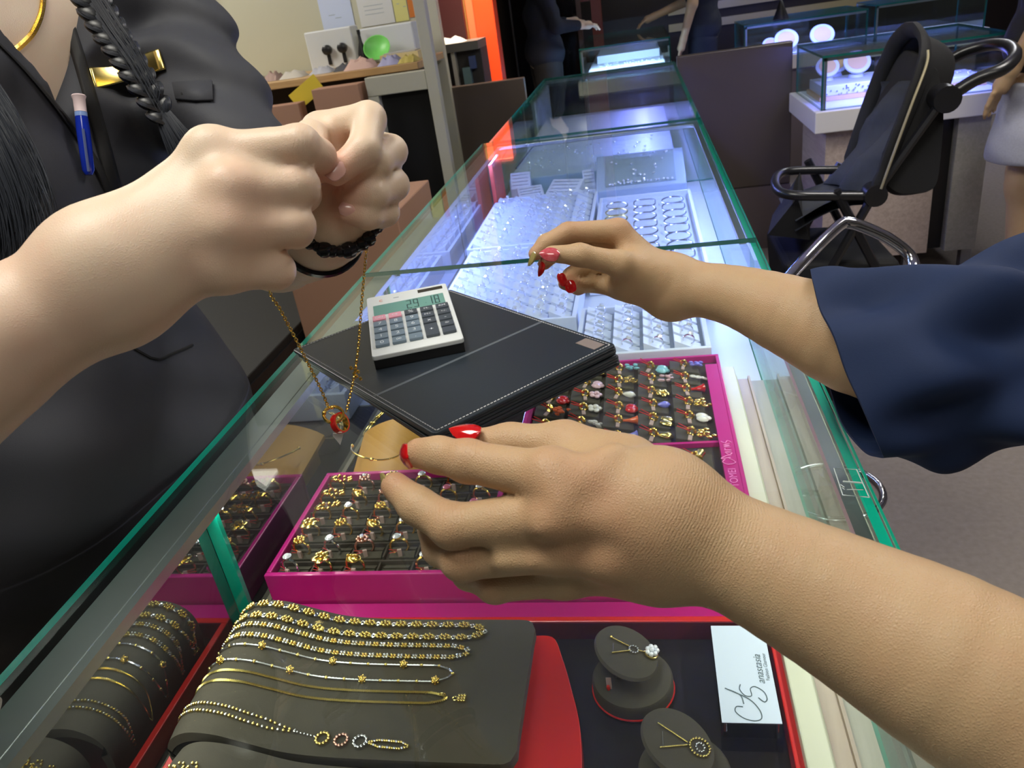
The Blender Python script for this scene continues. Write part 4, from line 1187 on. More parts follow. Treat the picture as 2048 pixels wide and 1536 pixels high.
# white machine with two black knobs
t = thing('label_machine', (-1.40, 3.83, 1.1355), 'white box shaped machine with two black knobs on the desk', 'machine')
MB().box(-.13, .10, -.05, .06, 0, .17).build('housing', mat('white_machine_plastic', (0.6, 0.62, 0.62), 0.4), t, False, bevel=.006)
for x in (-.03, .045): MB().lathe([(.022, 0), (.022, .02), (.016, .024)], (x, -.0505, .085), 16, q=Vector((0, -1, 0)).to_track_quat('Z', 'Y')).build('knob', BLACKP, t)
for x in (-.03, .045): MB().box(x - .008, x + .008, -.056, -.0505, .02, .062).build('bracket', BLACKP, t, False)
t = thing('label_machine', (-1.12, 3.80, 1.1355), 'wide white machine behind the green lid on the desk', 'machine')
MB().box(-.14, .12, -.05, .06, 0, .15).build('housing', MT['white_machine_plastic'], t, False, bevel=.006)
t = thing('green_bowl', (-1.16, 3.68, 1.1355), 'bright green bowl tipped on its side on the desk', 'bowl')
MB().lathe([(.012, -.02), (.045, -.008), (.062, .012), (.058, .012), (.04, -.004), (.008, -.014)], (0, 0, .062), 20, q=Vector((.1, -.8, .6)).to_track_quat('Z', 'Y')).build('shell', mat('green_plastic', (0.18, 0.6, 0.12), 0.4), t)
t = thing('spray_bottle', (-1.245, 3.72, 1.1355), 'small black bottle between the two white machines', 'bottle')
MB().lathe([(.020, 0), (.022, .05), (.008, .10), (.006, .13)], (0, 0, 0), 12).build('body', BLACKP, t)
MB().lathe([(.008, .13), (.008, .15)], (0, 0, 0), 10).build('cap', BLACKP, t)
t = thing('paper_tray', (-1.04, 3.64, 1.1355), 'shallow yellow edged box of papers near the post', 'tray')
MB().box(-.085, .09, -.06, .06, 0, .035).build('box', mat('pale_yellow_card', (0.6, 0.5, 0.25), 0.6), t, False)
MB().box(-.07, .075, -.05, .05, .0351, .04).build('papers', mat('grey_paper', (0.4, 0.38, 0.36), 0.7), t, False)
junk = [(-1.86, 3.60, .12, .03, (.09, .11, .10), 'dark coil of cable at the left end of the desk'), (-1.72, 3.58, .07, .035, (.28, .25, .16), 'olive bundle of slips on the desk'), (-1.63, 3.57, .06, .04, (.35, .24, .2), 'pinkish stack of cards on the desk'),
        (-1.53, 3.56, .10, .03, (.5, .46, .4), 'crumpled pale paper on the desk edge'), (-1.40, 3.58, .09, .03, (.42, .42, .46), 'grey blue paper pile below the knobs'), (-1.28, 3.56, .08, .03, (.06, .06, .07), 'black cable heap on the desk'),
        (-1.19, 3.50, .12, .045, (.55, .36, .3), 'pink towel hanging over the desk front'), (-1.05, 3.49, .09, .04, (.34, .33, .5), 'lavender cloth at the frame rail'), (-0.97, 3.49, .07, .03, (.5, .4, .1), 'mustard pouch near the post')]
for n, (x, y, w, h, c_, lb) in enumerate(junk):
    b = MB(); rows = []
    for i in range(9):
        rows.append([])
        for j in range(7):
            u, v = i / 8 - .5, j / 6 - .5; e = max(0, 1 - (2 * abs(u)) ** 4) * max(0, 1 - (2 * abs(v)) ** 4)
            rows[-1].append(Vector((u * w * 1.15, v * .10, h * e * (.8 + .35 * sin(i * 2.1 + n) * cos(j * 1.7 + n)))))
    b.grid(rows); b.grid([[Vector((p.x, p.y, 0)) for p in r][::-1] for r in rows])
    o = b.build('desk_clutter', mat('clutter_%d' % n, c_, 0.7)); o.location = (x, y, 1.1358); tag(o, lb, 'clutter', 'clutter on the work table')
for (x0, x1, z0, z1, c_, lb, extra) in ((-1.49, -1.33, 1.285, 1.56, (0.5, 0.56, 0.72), 'bluish paper notice pinned to the cream wall', 0), (-1.30, -1.13, 1.29, 1.56, (0.6, 0.6, 0.58), 'white form with red stamp pinned to the cream wall', 1),
                                        (-1.125, -1.06, 1.29, 1.56, (0.62, 0.58, 0.2), 'yellow note pinned to the cream wall', 0), (-1.055, -0.97, 1.30, 1.56, (0.55, 0.16, 0.02), 'orange card pinned beside the post', 0)):
    t = thing('wall_notice', ((x0 + x1) / 2, 3.948, (z0 + z1) / 2), lb, 'notice', 'notices on the cream wall')
    w, h = (x1 - x0) / 2, (z1 - z0) / 2
    MB().box(-w, w, -.0015, .001, -h, h).build('paper', mat('notice_%d' % int(x0 * -100), c_, 0.6), t, False)
    if extra:
        MB().lathe([(.016, 0), (.016, .0006)], (.02, -.0018, .03), 16, q=Vector((0, -1, 0)).to_track_quat('Z', 'Y')).build('red_stamp', mat('stamp_red', (0.7, 0.12, 0.12), 0.6), t)
        b = MB()
        for k in range(3): b.box(-.055, .04, -.0022, -.0017, -.05 - k * .018, -.048 - k * .018)
        b.build('ruled_lines', mat('grey_print', (0.3, 0.35, 0.38), 0.5), t, False)
    else:
        b = MB()
        for k in range(2): b.box(-w * .5 + k * .03, -w * .1 + k * .03, -.0022, -.0017, -h * .45 - k * .015, -h * .43 - k * .015)
        b.build('faint_text', mat('grey_print', (0.3, 0.35, 0.38), 0.5), t, False)
t = thing('brown_carton', (-0.77, 1.98, 0), 'tall plain brown carton standing on the floor left of the counter', 'box')
MB().box(-.16, .165, -.17, .17, 0.0005, .90).build('carton', CARD, t, False, bevel=.003)
t = thing('black_cabinet', (-1.27, 2.2, 0), 'low black cabinet on the floor behind the seller', 'cabinet')
MB().box(-.33, .32, -.75, .75, 0.0, .62).build('carcass', mat('matt_black_board', (0.006, 0.006, 0.006), 0.6), t, False, bevel=.003)
MB().box(.3205, .325, -.70, -.01, .05, .60).box(.3205, .325, .01, .70, .05, .60).build('door', BLACKP, t, False)
# second desk, maroon panel, orange pillar, glass doors
t = thing('second_shelf', (-0.93, 4.26, 0), 'dark side table with magazines between post and orange pillar', 'shelf')
MB().box(-.16, .13, -.06, .20, 1.11, 1.15).build('top', mat('dark_grey_top', (0.09, 0.09, 0.08), 0.5), t, False)
MB().box(-.16, .13, .0, .2, 0, 1.109).build('carcass', mat('dark_grey_board', (0.02, 0.018, 0.016), 0.6), t, False)
MB().box(-.02, .0, -.04, .0, 0.4, 1.109).build('divider', FRM, t, False)
for i, (x, z, w, h, c_, nm) in enumerate(((-1.05, 1.03, .07, .05, (.03, .05, .3), 'navy'), (-1.04, .95, .06, .07, (.14, .17, .24), 'slate'), (-.978, .90, .025, .05, (.18, .05, .05), 'dark red'), (-.90, .95, .04, .08, (.12, .2, .2), 'teal'), (-.87, .88, .05, .06, (.02, .03, .28), 'deep blue'), (-.86, 1.02, .03, .06, (.05, .08, .2), 'blue'))):
    o = MB().box(x, x + w, 4.205 + i * .002, 4.255, z, z + h).build('magazine', mat('magazine_%d' % i, c_, 0.4), None, False)
    tag(o, '%s magazine in the dark side table by the orange pillar' % nm, 'magazine', 'magazines in the side table')
t = thing('white_cloth', (-0.96, 4.28, 1.1505), 'crumpled white cloth on the dark side table', 'cloth')
b = MB(); rows = [[Vector((-.12 + .2 * i / 8, -.05 + .12 * j / 5, .018 * (1 + sin(i * 1.3) * cos(j * 1.9)) * (1 if 0 < i < 8 and 0 < j < 5 else 0))) for j in range(6)] for i in range(9)]
b.grid(rows); b.build('fabric', mat('white_fabric', (0.45, 0.44, 0.42), 0.8), t)
struct('wall_maroon', MB().box(-1.3, -0.915, 4.52, 4.56, 0, 2.75), mat('maroon_wall', (0.03, 0.002, 0.003), 0.5))
t = thing('orange_pillar', (-0.86, 4.62, 0), 'bright orange red corner pillar behind the partition', 'pillar')
MB().box(-.01, .10, -.03, .10, 0, 1.42).build('front_face', ORANGE, t, False, bevel=.004)
MB().box(-.055, -.0101, .0, .10, 0, 1.42).build('side_face', mat('orange_side', (0.7, 0.13, 0.05), 0.4), t, False)
MB().box(-.09, -.0551, .02, .10, 0, 1.42).build('tan_strip', mat('tan_brown_strip', (0.25, 0.11, 0.03), 0.4), t, False)
area('pillar_downlight', (-0.78, 4.2, 2.5), (-0.82, 4.6, 1.2), .15, 16, (1, .8, .6), spread=60)
t = thing('glass_door', (-0.65, 6.5, 0), 'dark glass shop doors behind the partition', 'door')
MB().box(-.30, -.29, -.02, .0, 0, 2.6).box(.0, .01, -.02, .0, 0, 2.6).build('mullion', mat('dark_steel', (0.06, 0.06, 0.06), 0.4, .5), t, False)
MB().box(-.6, .2, .001, .01, 0, 2.6).build('door_glass', mat('black_door_glass', (0.006, 0.005, 0.005), 0.08), t, False)
struct('wall_red_brown', MB().box(-.36, -.28, 6.9, 7.0, 0, 2.75).box(-.62, -.361, 6.92, 7.0, 1.2, 1.9), mat('red_brown_wall', (0.15, 0.022, 0.010), 0.5))
struct('trim_5', MB().box(-.55, -.42, 6.55, 6.6, 0, 2.75), mat('brown_post_far', (0.06, 0.022, 0.012), 0.5))
# small black cone on the far case
t = thing('black_cone', (0.91, 5.72, ZG), 'small black cone shaped stand on the far blue case', 'cone')
MB().lathe([(.05, 0), (.03, .05), (.012, .10), (.003, .112)], (0, 0, .0005), 16).build('body', BLACKP, t)

# ------------------------------------------------------------------ stroller
FAB = mat('black_stroller_fabric', (0.012, 0.012, 0.013), 0.8, bump=(120, .2, .002))
FABB = mat('blue_grey_stroller_liner', (0.040, 0.045, 0.060), 0.8, bump=(60, .3, .003))
FRAME = mat('black_stroller_frame', (0.012, 0.012, 0.014), 0.3, spec=.7)
S_ = thing('stroller', (0.62, 2.45, 0), 'black baby stroller parked between counter and glass island', 'stroller')


def sp(name, mb, m, sm=True, **k):
    return mb.build(name, m, S_, sm, wpos=True, **k)


sp('bumper_bar', MB().tube(bez([(0.6112, 2.2500, 0.6998), (0.4959, 2.2500, 0.7120), (0.4095, 2.2500, 0.7225), (0.3690, 2.2900, 0.7268), (0.3751, 2.4200, 0.7242), (0.4178, 2.5800, 0.7092), (0.4826, 2.6200, 0.7028), (0.6343, 2.6200, 0.6876)], 6), .0135, 10), FRAME)
# seat shell: near rail and far rail
near = bez([(0.6153, 2.2500, 0.7160), (0.6410, 2.2500, 0.8209), (0.6778, 2.2600, 0.9243), (0.7115, 2.2800, 1.0225), (0.7239, 2.3200, 1.0719), (0.7285, 2.4000, 1.0966)], 6)
far = bez([(0.6220, 2.6300, 0.6788), (0.6496, 2.6300, 0.7771), (0.6811, 2.6300, 0.8856), (0.7076, 2.6100, 0.9847), (0.7233, 2.5600, 1.0551), (0.7308, 2.4800, 1.0917)], 6)
back = [Vector(a).lerp(Vector(b), .5) + Vector((.10 * sin(pi * min(1, i / len(near) * 1.05)) + .03, 0, -.02)) for i, (a, b) in enumerate(zip(near, far))]


def q3(a, b, c, t): return a * (1 - t) ** 2 + b * 2 * t * (1 - t) + c * t * t


rows = [[q3(n_, b_ + (b_ - (n_ + f_) / 2), f_, k / 12) for k in range(13)] for n_, b_, f_ in zip(near, back, far)]
m_ = MB(); m_.grid(rows); m_.grid([[p + Vector((.012, 0, -.004)) for p in r][::-1] for r in rows])
sp('seat_back', m_, FAB)
rim = near + far[::-1]
sp('hood_rim', MB().tube([Vector(p) + Vector((.004, 0, 0)) for p in rim], [.030] * 3 + [.024] * (len(rim) - 6) + [.018] * 3, 10, flat=.55), FAB)
# liner folds
rows = []
for i in range(14):
    u = i / 13; n_ = near[int(u * 22)]; f_ = far[int(u * 22)]
    rows.append([Vector(n_).lerp(Vector(f_), v) + Vector((-.035 - .05 * sin(pi * v) * (1 - u) + .016 * sin(v * 15 + u * 5) + .012 * sin(u * 14 + v * 6), 0, 0)) + (back[int(u * 22)] - (n_ + f_) / 2) * .45 for v in [.08 + .84 * k / 16 for k in range(17)]])
m_ = MB(); m_.grid(rows[:11]); m_.grid([[p + Vector((.008, 0, 0)) for p in r][::-1] for r in rows[:11]]); sp('seat_liner', m_, FABB)
rows = [[Vector((0.6114, 2.2700, 0.7143)).lerp(Vector((0.6173, 2.6100, 0.6838)), v) + Vector((-.20 * u, 0, -.015 - .05 * u * u + .008 * sin(9 * v + 4 * u))) for v in [k / 10 for k in range(11)]] for u in [k / 8 for k in range(9)]]
m_ = MB(); m_.grid(rows); m_.grid([[p + Vector((0, 0, -.03)) for p in r][::-1] for r in rows]); sp('seat_cushion', m_, FABB)
sp('zipper', MB().tube(bez([(0.6202, 2.2220, 0.7250), (0.6480, 2.2220, 0.8256), (0.6842, 2.2320, 0.9399), (0.7153, 2.2500, 1.0249), (0.7187, 2.2600, 1.0592)], 6), .0035, 6), mat('pale_gold_zip', (0.5, 0.44, 0.28), 0.4, .5))
# rear bag
bn = [(0.6417, 2.2700, 0.7083), (0.6736, 2.2700, 0.8266), (0.7113, 2.2700, 0.9376), (0.7483, 2.3000, 1.0281), (0.7726, 2.3000, 0.9884), (0.7833, 2.2800, 0.9023), (0.7844, 2.2700, 0.7875), (0.7786, 2.2700, 0.6937), (0.7368, 2.2700, 0.6773), (0.6786, 2.2700, 0.6807)]
bp = [Vector(p) for p in bn]; cc_ = sum(bp, Vector()) / len(bp)
ring_ = bez([tuple(p) for p in bp + [bp[0]]], 4)[:-1]
rows = []
for v, s_, in ((0, .90), (.03, .985), (.08, 1), (.2, 1.02), (.3, 1.0), (.33, .97), (.345, .85)):
    rows.append([cc_ + (p - cc_) * s_ + Vector((0, v, 0)) for p in ring_])
m_ = MB(); m_.grid(rows, closed_u=True); n_ = len(ring_); m_.f.append(list(range(n_))[::-1]); m_.mi.append(0); m_.f.append([6 * n_ + k for k in range(n_)]); m_.mi.append(0)
sp('rear_bag', m_, FAB)
sp('handle', MB().tube(bez([(0.7803, 2.2700, 0.9354), (0.8381, 2.2600, 0.9723), (0.8957, 2.2500, 0.9924), (0.9410, 2.3000, 1.0128), (0.9720, 2.4200, 1.0224), (0.9625, 2.5200, 1.0200), (0.9209, 2.5800, 1.0024), (0.8773, 2.6200, 0.9691)], 6), .0165, 10), FRAME)
sp('hinge', MB().lathe([(.034, -.03), (.036, 0), (.034, .03)], (0.7685, 2.2600, 0.9369), 18, q=Vector((0, 1, 0)).to_track_quat('Z', 'Y')), FRAME)
sp('frame_tube', MB().tube([(0.7620, 2.2500, 0.9341), (0.6927, 2.2500, 0.8281), (0.6158, 2.2500, 0.7090)], .012, 8), FRAME)
sp('frame_tube', MB().tube([(0.8658, 2.6400, 0.9405), (0.7652, 2.6400, 0.7922), (0.6396, 2.6400, 0.6747)], .012, 8), FRAME)
hub = Vector((0.6108, 2.2500, 0.7054))
sp('hinge', MB().lathe([(.03, -.025), (.032, 0), (.03, .025)], tuple(hub), 18, q=Vector((0, 1, 0)).to_track_quat('Z', 'Y')), FRAME)
sp('frame_tube', MB().tube([hub, (0.34, 2.25, .16)], .013, 8).tube([hub + Vector((-.1, 0, .02)), (0.80, 2.25, .15)], .013, 8).tube([hub + Vector((0, .4, 0)), (0.34, 2.65, .16)], .013, 8).tube([hub + Vector((-.1, .4, .02)), (0.80, 2.65, .15)], .013, 8).tube([(0.34, 2.25, .16), (0.34, 2.65, .16)], .011, 8).tube([(0.8, 2.22, .15), (0.8, 2.68, .15)], .011, 8), FRAME)
b = MB(); b.add([(.40, 2.27, .24), (.76, 2.27, .20), (.76, 2.63, .20), (.40, 2.63, .24), (.38, 2.265, .52), (.70, 2.265, .50), (.70, 2.635, .50), (.38, 2.635, .52)],
            [(0, 3, 2, 1), (4, 5, 6, 7), (0, 1, 5, 4), (1, 2, 6, 5), (2, 3, 7, 6), (3, 0, 4, 7)])
sp('storage_basket', b, FAB, False, bevel=.02, seg=3)
sp('foot_rest', MB().add([tuple(Vector((0.4151, 2.2800, 0.7087))), tuple(Vector((0.4790, 2.6000, 0.7012))), tuple(Vector((0.3965, 2.6000, 0.5717))), tuple(Vector((0.3372, 2.3000, 0.6007))), tuple(Vector((0.4567, 2.3000, 0.5739))), tuple(Vector((0.5142, 2.6000, 0.5431)))], [(0, 1, 2, 3), (0, 3, 4), (1, 5, 2), (3, 2, 5, 4), (0, 4, 5, 1)]), FAB, False)
TYRE = mat('grey_black_tyre', (0.02, 0.02, 0.02), 0.5); HUBM = mat('grey_wheel_hub', (0.12, 0.12, 0.13), 0.35)
for (x, y, r_) in ((.34, 2.25, .085), (.34, 2.65, .085), (.80, 2.22, .115), (.80, 2.68, .115)):
    w_ = sp('wheel', MB().ring((x, y, r_ + .001), r_ - .018, .018, (0, 1, 0), 28, 10), TYRE)
    h_ = MB().lathe([(r_ * .3, -.012), (r_ * .3, .012)], (x, y, r_ + .001), 16, q=Vector((0, 1, 0)).to_track_quat('Z', 'Y'))
    for k in range(5): h_.tube([(x, y, r_), (x + (r_ - .02) * cos(k * 1.2566), y, r_ + (r_ - .02) * sin(k * 1.2566))], .007, 6)
    h_.build('spokes', HUBM, w_)

# ------------------------------------------------------------------ chrome bar stool at the counter
B_ = thing('bar_stool', (0.43, 1.52, 0), 'chrome armed bar stool standing at the customer side of the counter', 'stool')
arm = bez([(0.2335, 1.4329, 0.7714), (0.2749, 1.4678, 0.8001), (0.3239, 1.5151, 0.8277), (0.3631, 1.5450, 0.8477), (0.3803, 1.5487, 0.8478), (0.4083, 1.5487, 0.8361), (0.4498, 1.5454, 0.8120), (0.4861, 1.5373, 0.7810), (0.4934, 1.5159, 0.7582), (0.4758, 1.4811, 0.7420), (0.4386, 1.4322, 0.7288)], 6)
B_.location = (0.345, 1.43, 0)
bx, by = B_.location.x, B_.location.y
arm[0] = arm[0]
b = MB().tube(arm, .0115, 12); b.build('arm_loop', CHROME, B_, wpos=True)
MB().lathe([(.15, .0), (.165, .012), (.165, .045), (.15, .05)], (0, 0, .60), 32, sx=1, sy=1).build('seat', mat('black_vinyl', (0.015, 0.015, 0.018), 0.35), B_)
MB().lathe([(.028, .04), (.028, .35), (.020, .351), (.020, .5995)], (0, 0, 0), 20).build('post', CHROME, B_)
MB().lathe([(.145, .0005), (.15, .008), (.14, .018), (.06, .035), (.03, .05)], (0, 0, 0), 40).build('base', CHROME, B_)
MB().ring((0, 0, .30), .100, .0095, (0, 0, 1), 36, 10).build('foot_ring', CHROME, B_)
MB().tube([(-.02, 0, .30), (-.095, 0, .30)], .007, 8).build('ring_bracket', CHROME, B_)

# ------------------------------------------------------------------ implicit surface modelling for bodies and cloth


def _cone(P, a, b, ra, rb):
    a = np.array(a, np.float32); b = np.array(b, np.float32); ba = b - a
    l2 = float(ba @ ba) + 1e-12
    t = np.clip(((P - a) @ ba) / l2, 0, 1)
    d = P - (a + t[:, None] * ba)
    return np.sqrt((d * d).sum(1)) - (ra + (rb - ra) * t)


def _ell(P, c, r, R=None):
    q = P - np.array(c, np.float32)
    if R is not None: q = q @ np.array(R, np.float32)
    r = np.array(r, np.float32)
    k0 = np.sqrt(((q / r) ** 2).sum(1)); k1 = np.sqrt(((q / (r * r)) ** 2).sum(1)) + 1e-9
    return k0 * (k0 - 1) / k1


def smin(a, b, k):
    if k <= 0: return np.minimum(a, b)
    h = np.maximum(k - np.abs(a - b), 0) / k
    return np.minimum(a, b) - h * h * k * .25


def smax(a, b, k): return -smin(-a, -b, k)


def chain(P, pts, rs, k=.004):
    d = None
    for i in range(len(pts) - 1):
        e = _cone(P, pts[i], pts[i + 1], rs[i], rs[i + 1])
        d = e if d is None else smin(d, e, k)
    return d


def achain(P, pts, rs, n=4, k=.0015):
    """smoothly curved tapering limb"""
    c = bez([tuple(p) for p in pts], n); r = bez([(q, 0, 0) for q in rs], n)
    return chain(P, [tuple(p) for p in c], [q.x for q in r], k)


def boxed(P, f, lo, hi, m=.03):
    """evaluate f only near its bounding box"""
    q = np.maximum(np.maximum(np.array(lo, np.float32) - P, P - np.array(hi, np.float32)), 0)
    b = np.sqrt((q * q).sum(1)); out = (b + m).astype(np.float32)
    k = b < m * 1.5
    if k.any(): out[k] = f(P[k])
    return out


def polygonise(f, lo, hi, h, name, mt, parent=None, colf=None, smooth=0, wpos=True):
    """block-sparse naive surface nets"""
    lo = np.array(lo, np.float64); hi = np.array(hi, np.float64)
    B = 8; n = np.ceil((hi - lo) / (h * B)).astype(int) * B + 1
    G = np.full(n, 1.0, np.float32)
    nb = (n - 1) // B
    I = np.stack(np.meshgrid(*[np.arange(k) for k in nb], indexing='ij'), -1).reshape(-1, 3)
    cen = (lo + (I * B + B / 2) * h).astype(np.float32)
    dc = f(cen); rad = B * h * .5 * 1.7321 * 1.35 + .004
    act = I[np.abs(dc) < rad]; ins = I[dc <= -rad]
    for i in ins: G[i[0] * B:i[0] * B + B + 1, i[1] * B:i[1] * B + B + 1, i[2] * B:i[2] * B + B + 1] = -1.0
    off = np.stack(np.meshgrid(*[np.arange(B + 1)] * 3, indexing='ij'), -1).reshape(-1, 3)
    CH = 400
    for s in range(0, len(act), CH):
        a = act[s:s + CH]
        idx = (a[:, None, :] * B + off[None]).reshape(-1, 3)
        v = f((lo + idx * h).astype(np.float32))
        G[idx[:, 0], idx[:, 1], idx[:, 2]] = v
    # cells
    S = G < 0
    c = np.zeros(n - 1, np.uint8)
    for dx in (0, 1):
        for dy in (0, 1):
            for dz in (0, 1):
                c += S[dx:n[0] - 1 + dx, dy:n[1] - 1 + dy, dz:n[2] - 1 + dz]
    cell = (c > 0) & (c < 8)
    ci = np.argwhere(cell); vid = np.full(n - 1, -1, np.int32); vid[cell] = np.arange(len(ci))
    acc = np.zeros((len(ci), 3)); cnt = np.zeros(len(ci))
    cor = [(0, 0, 0), (1, 0, 0), (0, 1, 0), (1, 1, 0), (0, 0, 1), (1, 0, 1), (0, 1, 1), (1, 1, 1)]
    for a in range(8):
        for b in range(a + 1, 8):
            d = np.abs(np.array(cor[a]) - np.array(cor[b]))
            if d.sum() != 1: continue
            A = ci + cor[a]; Bc = ci + cor[b]
            ga = G[A[:, 0], A[:, 1], A[:, 2]]; gb = G[Bc[:, 0], Bc[:, 1], Bc[:, 2]]
            mk = (ga < 0) != (gb < 0)
            t = np.where(mk, ga / np.where(mk, ga - gb, 1), 0)
            p = np.array(cor[a]) + t[:, None] * (np.array(cor[b]) - np.array(cor[a]))
            acc[mk] += p[mk]; cnt[mk] += 1
    V = lo + (ci + acc / cnt[:, None]) * h
    F = []
    for ax in range(3):
        u, w = [(1, 2), (2, 0), (0, 1)][ax]
        sl0 = [slice(None)] * 3; sl1 = [slice(None)] * 3
        sl0[ax] = slice(0, n[ax] - 1); sl1[ax] = slice(1, n[ax])
        for q in (u, w): sl0[q] = slice(1, n[q] - 1); sl1[q] = slice(1, n[q] - 1)
        s0 = S[tuple(sl0)]; s1 = S[tuple(sl1)]
        e = np.argwhere(s0 != s1)
        if not len(e): continue
        flip = s0[e[:, 0], e[:, 1], e[:, 2]]
        e2 = e.copy(); e2[:, u] += 1; e2[:, w] += 1
        def vi(du, dw):
            q = e2.copy(); q[:, u] -= du; q[:, w] -= dw; return vid[q[:, 0], q[:, 1], q[:, 2]]
        quad = np.stack([vi(1, 1), vi(0, 1), vi(0, 0), vi(1, 0)], 1)
        quad[~flip] = quad[~flip][:, ::-1]
        F.append(quad)
    F = np.concatenate(F)
    F = F[(F >= 0).all(1)]
    # a little Laplacian smoothing
    for _ in range(smooth):
        s = np.zeros_like(V); k = np.zeros(len(V))
        for a, b in ((0, 1), (1, 2), (2, 3), (3, 0)):
            np.add.at(s, F[:, a], V[F[:, b]]); np.add.at(s, F[:, b], V[F[:, a]]); np.add.at(k, F[:, a], 1); np.add.at(k, F[:, b], 1)
        V = V * .5 + .5 * s / np.maximum(k, 1)[:, None]
    me = bpy.data.meshes.new(name)
    me.vertices.add(len(V)); me.vertices.foreach_set('co', V.astype(np.float32).ravel())
    me.loops.add(len(F) * 4); me.loops.foreach_set('vertex_index', F.astype(np.int32).ravel())
    me.polygons.add(len(F)); me.polygons.foreach_set('loop_start', np.arange(0, len(F) * 4, 4, dtype=np.int32))
    me.polygons.foreach_set('loop_total', np.full(len(F), 4, np.int32)) if False else None
    me.materials.append(mt)
    me.update(calc_edges=True); me.validate()
    me.polygons.foreach_set('use_smooth', np.ones(len(me.polygons), bool))
    if colf is not None:
        at = me.attributes.new('tint', 'FLOAT', 'POINT'); at.data.foreach_set('value', colf(V.astype(np.float32)).astype(np.float32))
    me.update()
    o = link(name, me, parent)
    if parent is not None and wpos: o.matrix_parent_inverse = parent.matrix_basis.inverted()
    return o


def skin_mat(name, base, flush, rough=.42, wr=1.0, creases=()):
    m = mat(name, base, rough, spec=.38, sss=.12); nt = m.node_tree; b = nt.nodes['Principled BSDF']
    at = nt.nodes.new('ShaderNodeAttribute'); at.attribute_name = 'tint'
    tc = nt.nodes.new('ShaderNodeTexCoord')
    n = nt.nodes.new('ShaderNodeTexNoise'); n.inputs['Scale'].default_value = 45; n.inputs['Detail'].default_value = 5
    nt.links.new(tc.outputs['Object'], n.inputs['Vector'])
    ad = nt.nodes.new('ShaderNodeMath'); ad.operation = 'MULTIPLY_ADD'; ad.inputs[1].default_value = .55; nt.links.new(n.outputs['Fac'], ad.inputs[0]); nt.links.new(at.outputs['Fac'], ad.inputs[2])
    sb = nt.nodes.new('ShaderNodeMath'); sb.operation = 'SUBTRACT'; sb.inputs[1].default_value = .2; sb.use_clamp = True; nt.links.new(ad.outputs[0], sb.inputs[0])
    mx = nt.nodes.new('ShaderNodeMix'); mx.data_type = 'RGBA'; mx.inputs[6].default_value = (*base, 1); mx.inputs[7].default_value = (*flush, 1)
    nt.links.new(sb.outputs[0], mx.inputs[0]); nt.links.new(mx.outputs[2], b.inputs['Base Color'])
    v = nt.nodes.new('ShaderNodeTexVoronoi'); v.inputs['Scale'].default_value = 750; v.feature = 'DISTANCE_TO_EDGE'; nt.links.new(tc.outputs['Object'], v.inputs['Vector'])
    n2 = nt.nodes.new('ShaderNodeTexNoise'); n2.inputs['Scale'].default_value = 120; n2.inputs['Detail'].default_value = 4; nt.links.new(tc.outputs['Object'], n2.inputs['Vector'])
    a2 = nt.nodes.new('ShaderNodeMath'); a2.operation = 'MULTIPLY_ADD'; a2.inputs[1].default_value = 1.5; nt.links.new(v.outputs['Distance'], a2.inputs[0]); nt.links.new(n2.outputs['Fac'], a2.inputs[2])
    hgt = a2.outputs[0]

    def nd(op, *ins, vec=False):
        q = nt.nodes.new('ShaderNodeVectorMath' if vec else 'ShaderNodeMath'); q.operation = op
        for i, x in enumerate(ins):
            if isinstance(x, (int, float)): q.inputs[i].default_value = x
            elif isinstance(x, (tuple, Vector)): q.inputs[i].default_value = tuple(x)
            else: nt.links.new(x, q.inputs[i])
        return q
    nd2 = nt.nodes.new('ShaderNodeTexNoise'); nd2.inputs['Scale'].default_value = 130; nt.links.new(tc.outputs['Object'], nd2.inputs['Vector'])
    for c, dr, rad, per in creases:
        dr = Vector(dr).normalized()
        ds = nd('DISTANCE', tc.outputs['Object'], tuple(c), vec=True).outputs['Value']
        mk = nd('EXPONENT', nd('MULTIPLY', nd('MULTIPLY', ds, ds).outputs[0], -1 / rad ** 2).outputs[0]).outputs[0]
        al = nd('DOT_PRODUCT', tc.outputs['Object'], tuple(dr), vec=True).outputs['Value']
        ph = nd('ADD', nd('MULTIPLY', al, 6.283 / per).outputs[0], nd('MULTIPLY', nd2.outputs['Fac'], 5.0).outputs[0]).outputs[0]
        wv = nd('POWER', nd('ABSOLUTE', nd('SINE', ph).outputs[0]).outputs[0], .35).outputs[0]
        hgt = nd('ADD', hgt, nd('MULTIPLY', nd('MULTIPLY', wv, mk).outputs[0], 1.1).outputs[0]).outputs[0]
    bp = nt.nodes.new('ShaderNodeBump'); bp.inputs['Strength'].default_value = .35 * wr; bp.inputs['Distance'].default_value = .0007
    nt.links.new(hgt, bp.inputs['Height'])
    nt.links.new(bp.outputs[0], b.inputs['Normal'])
    return m


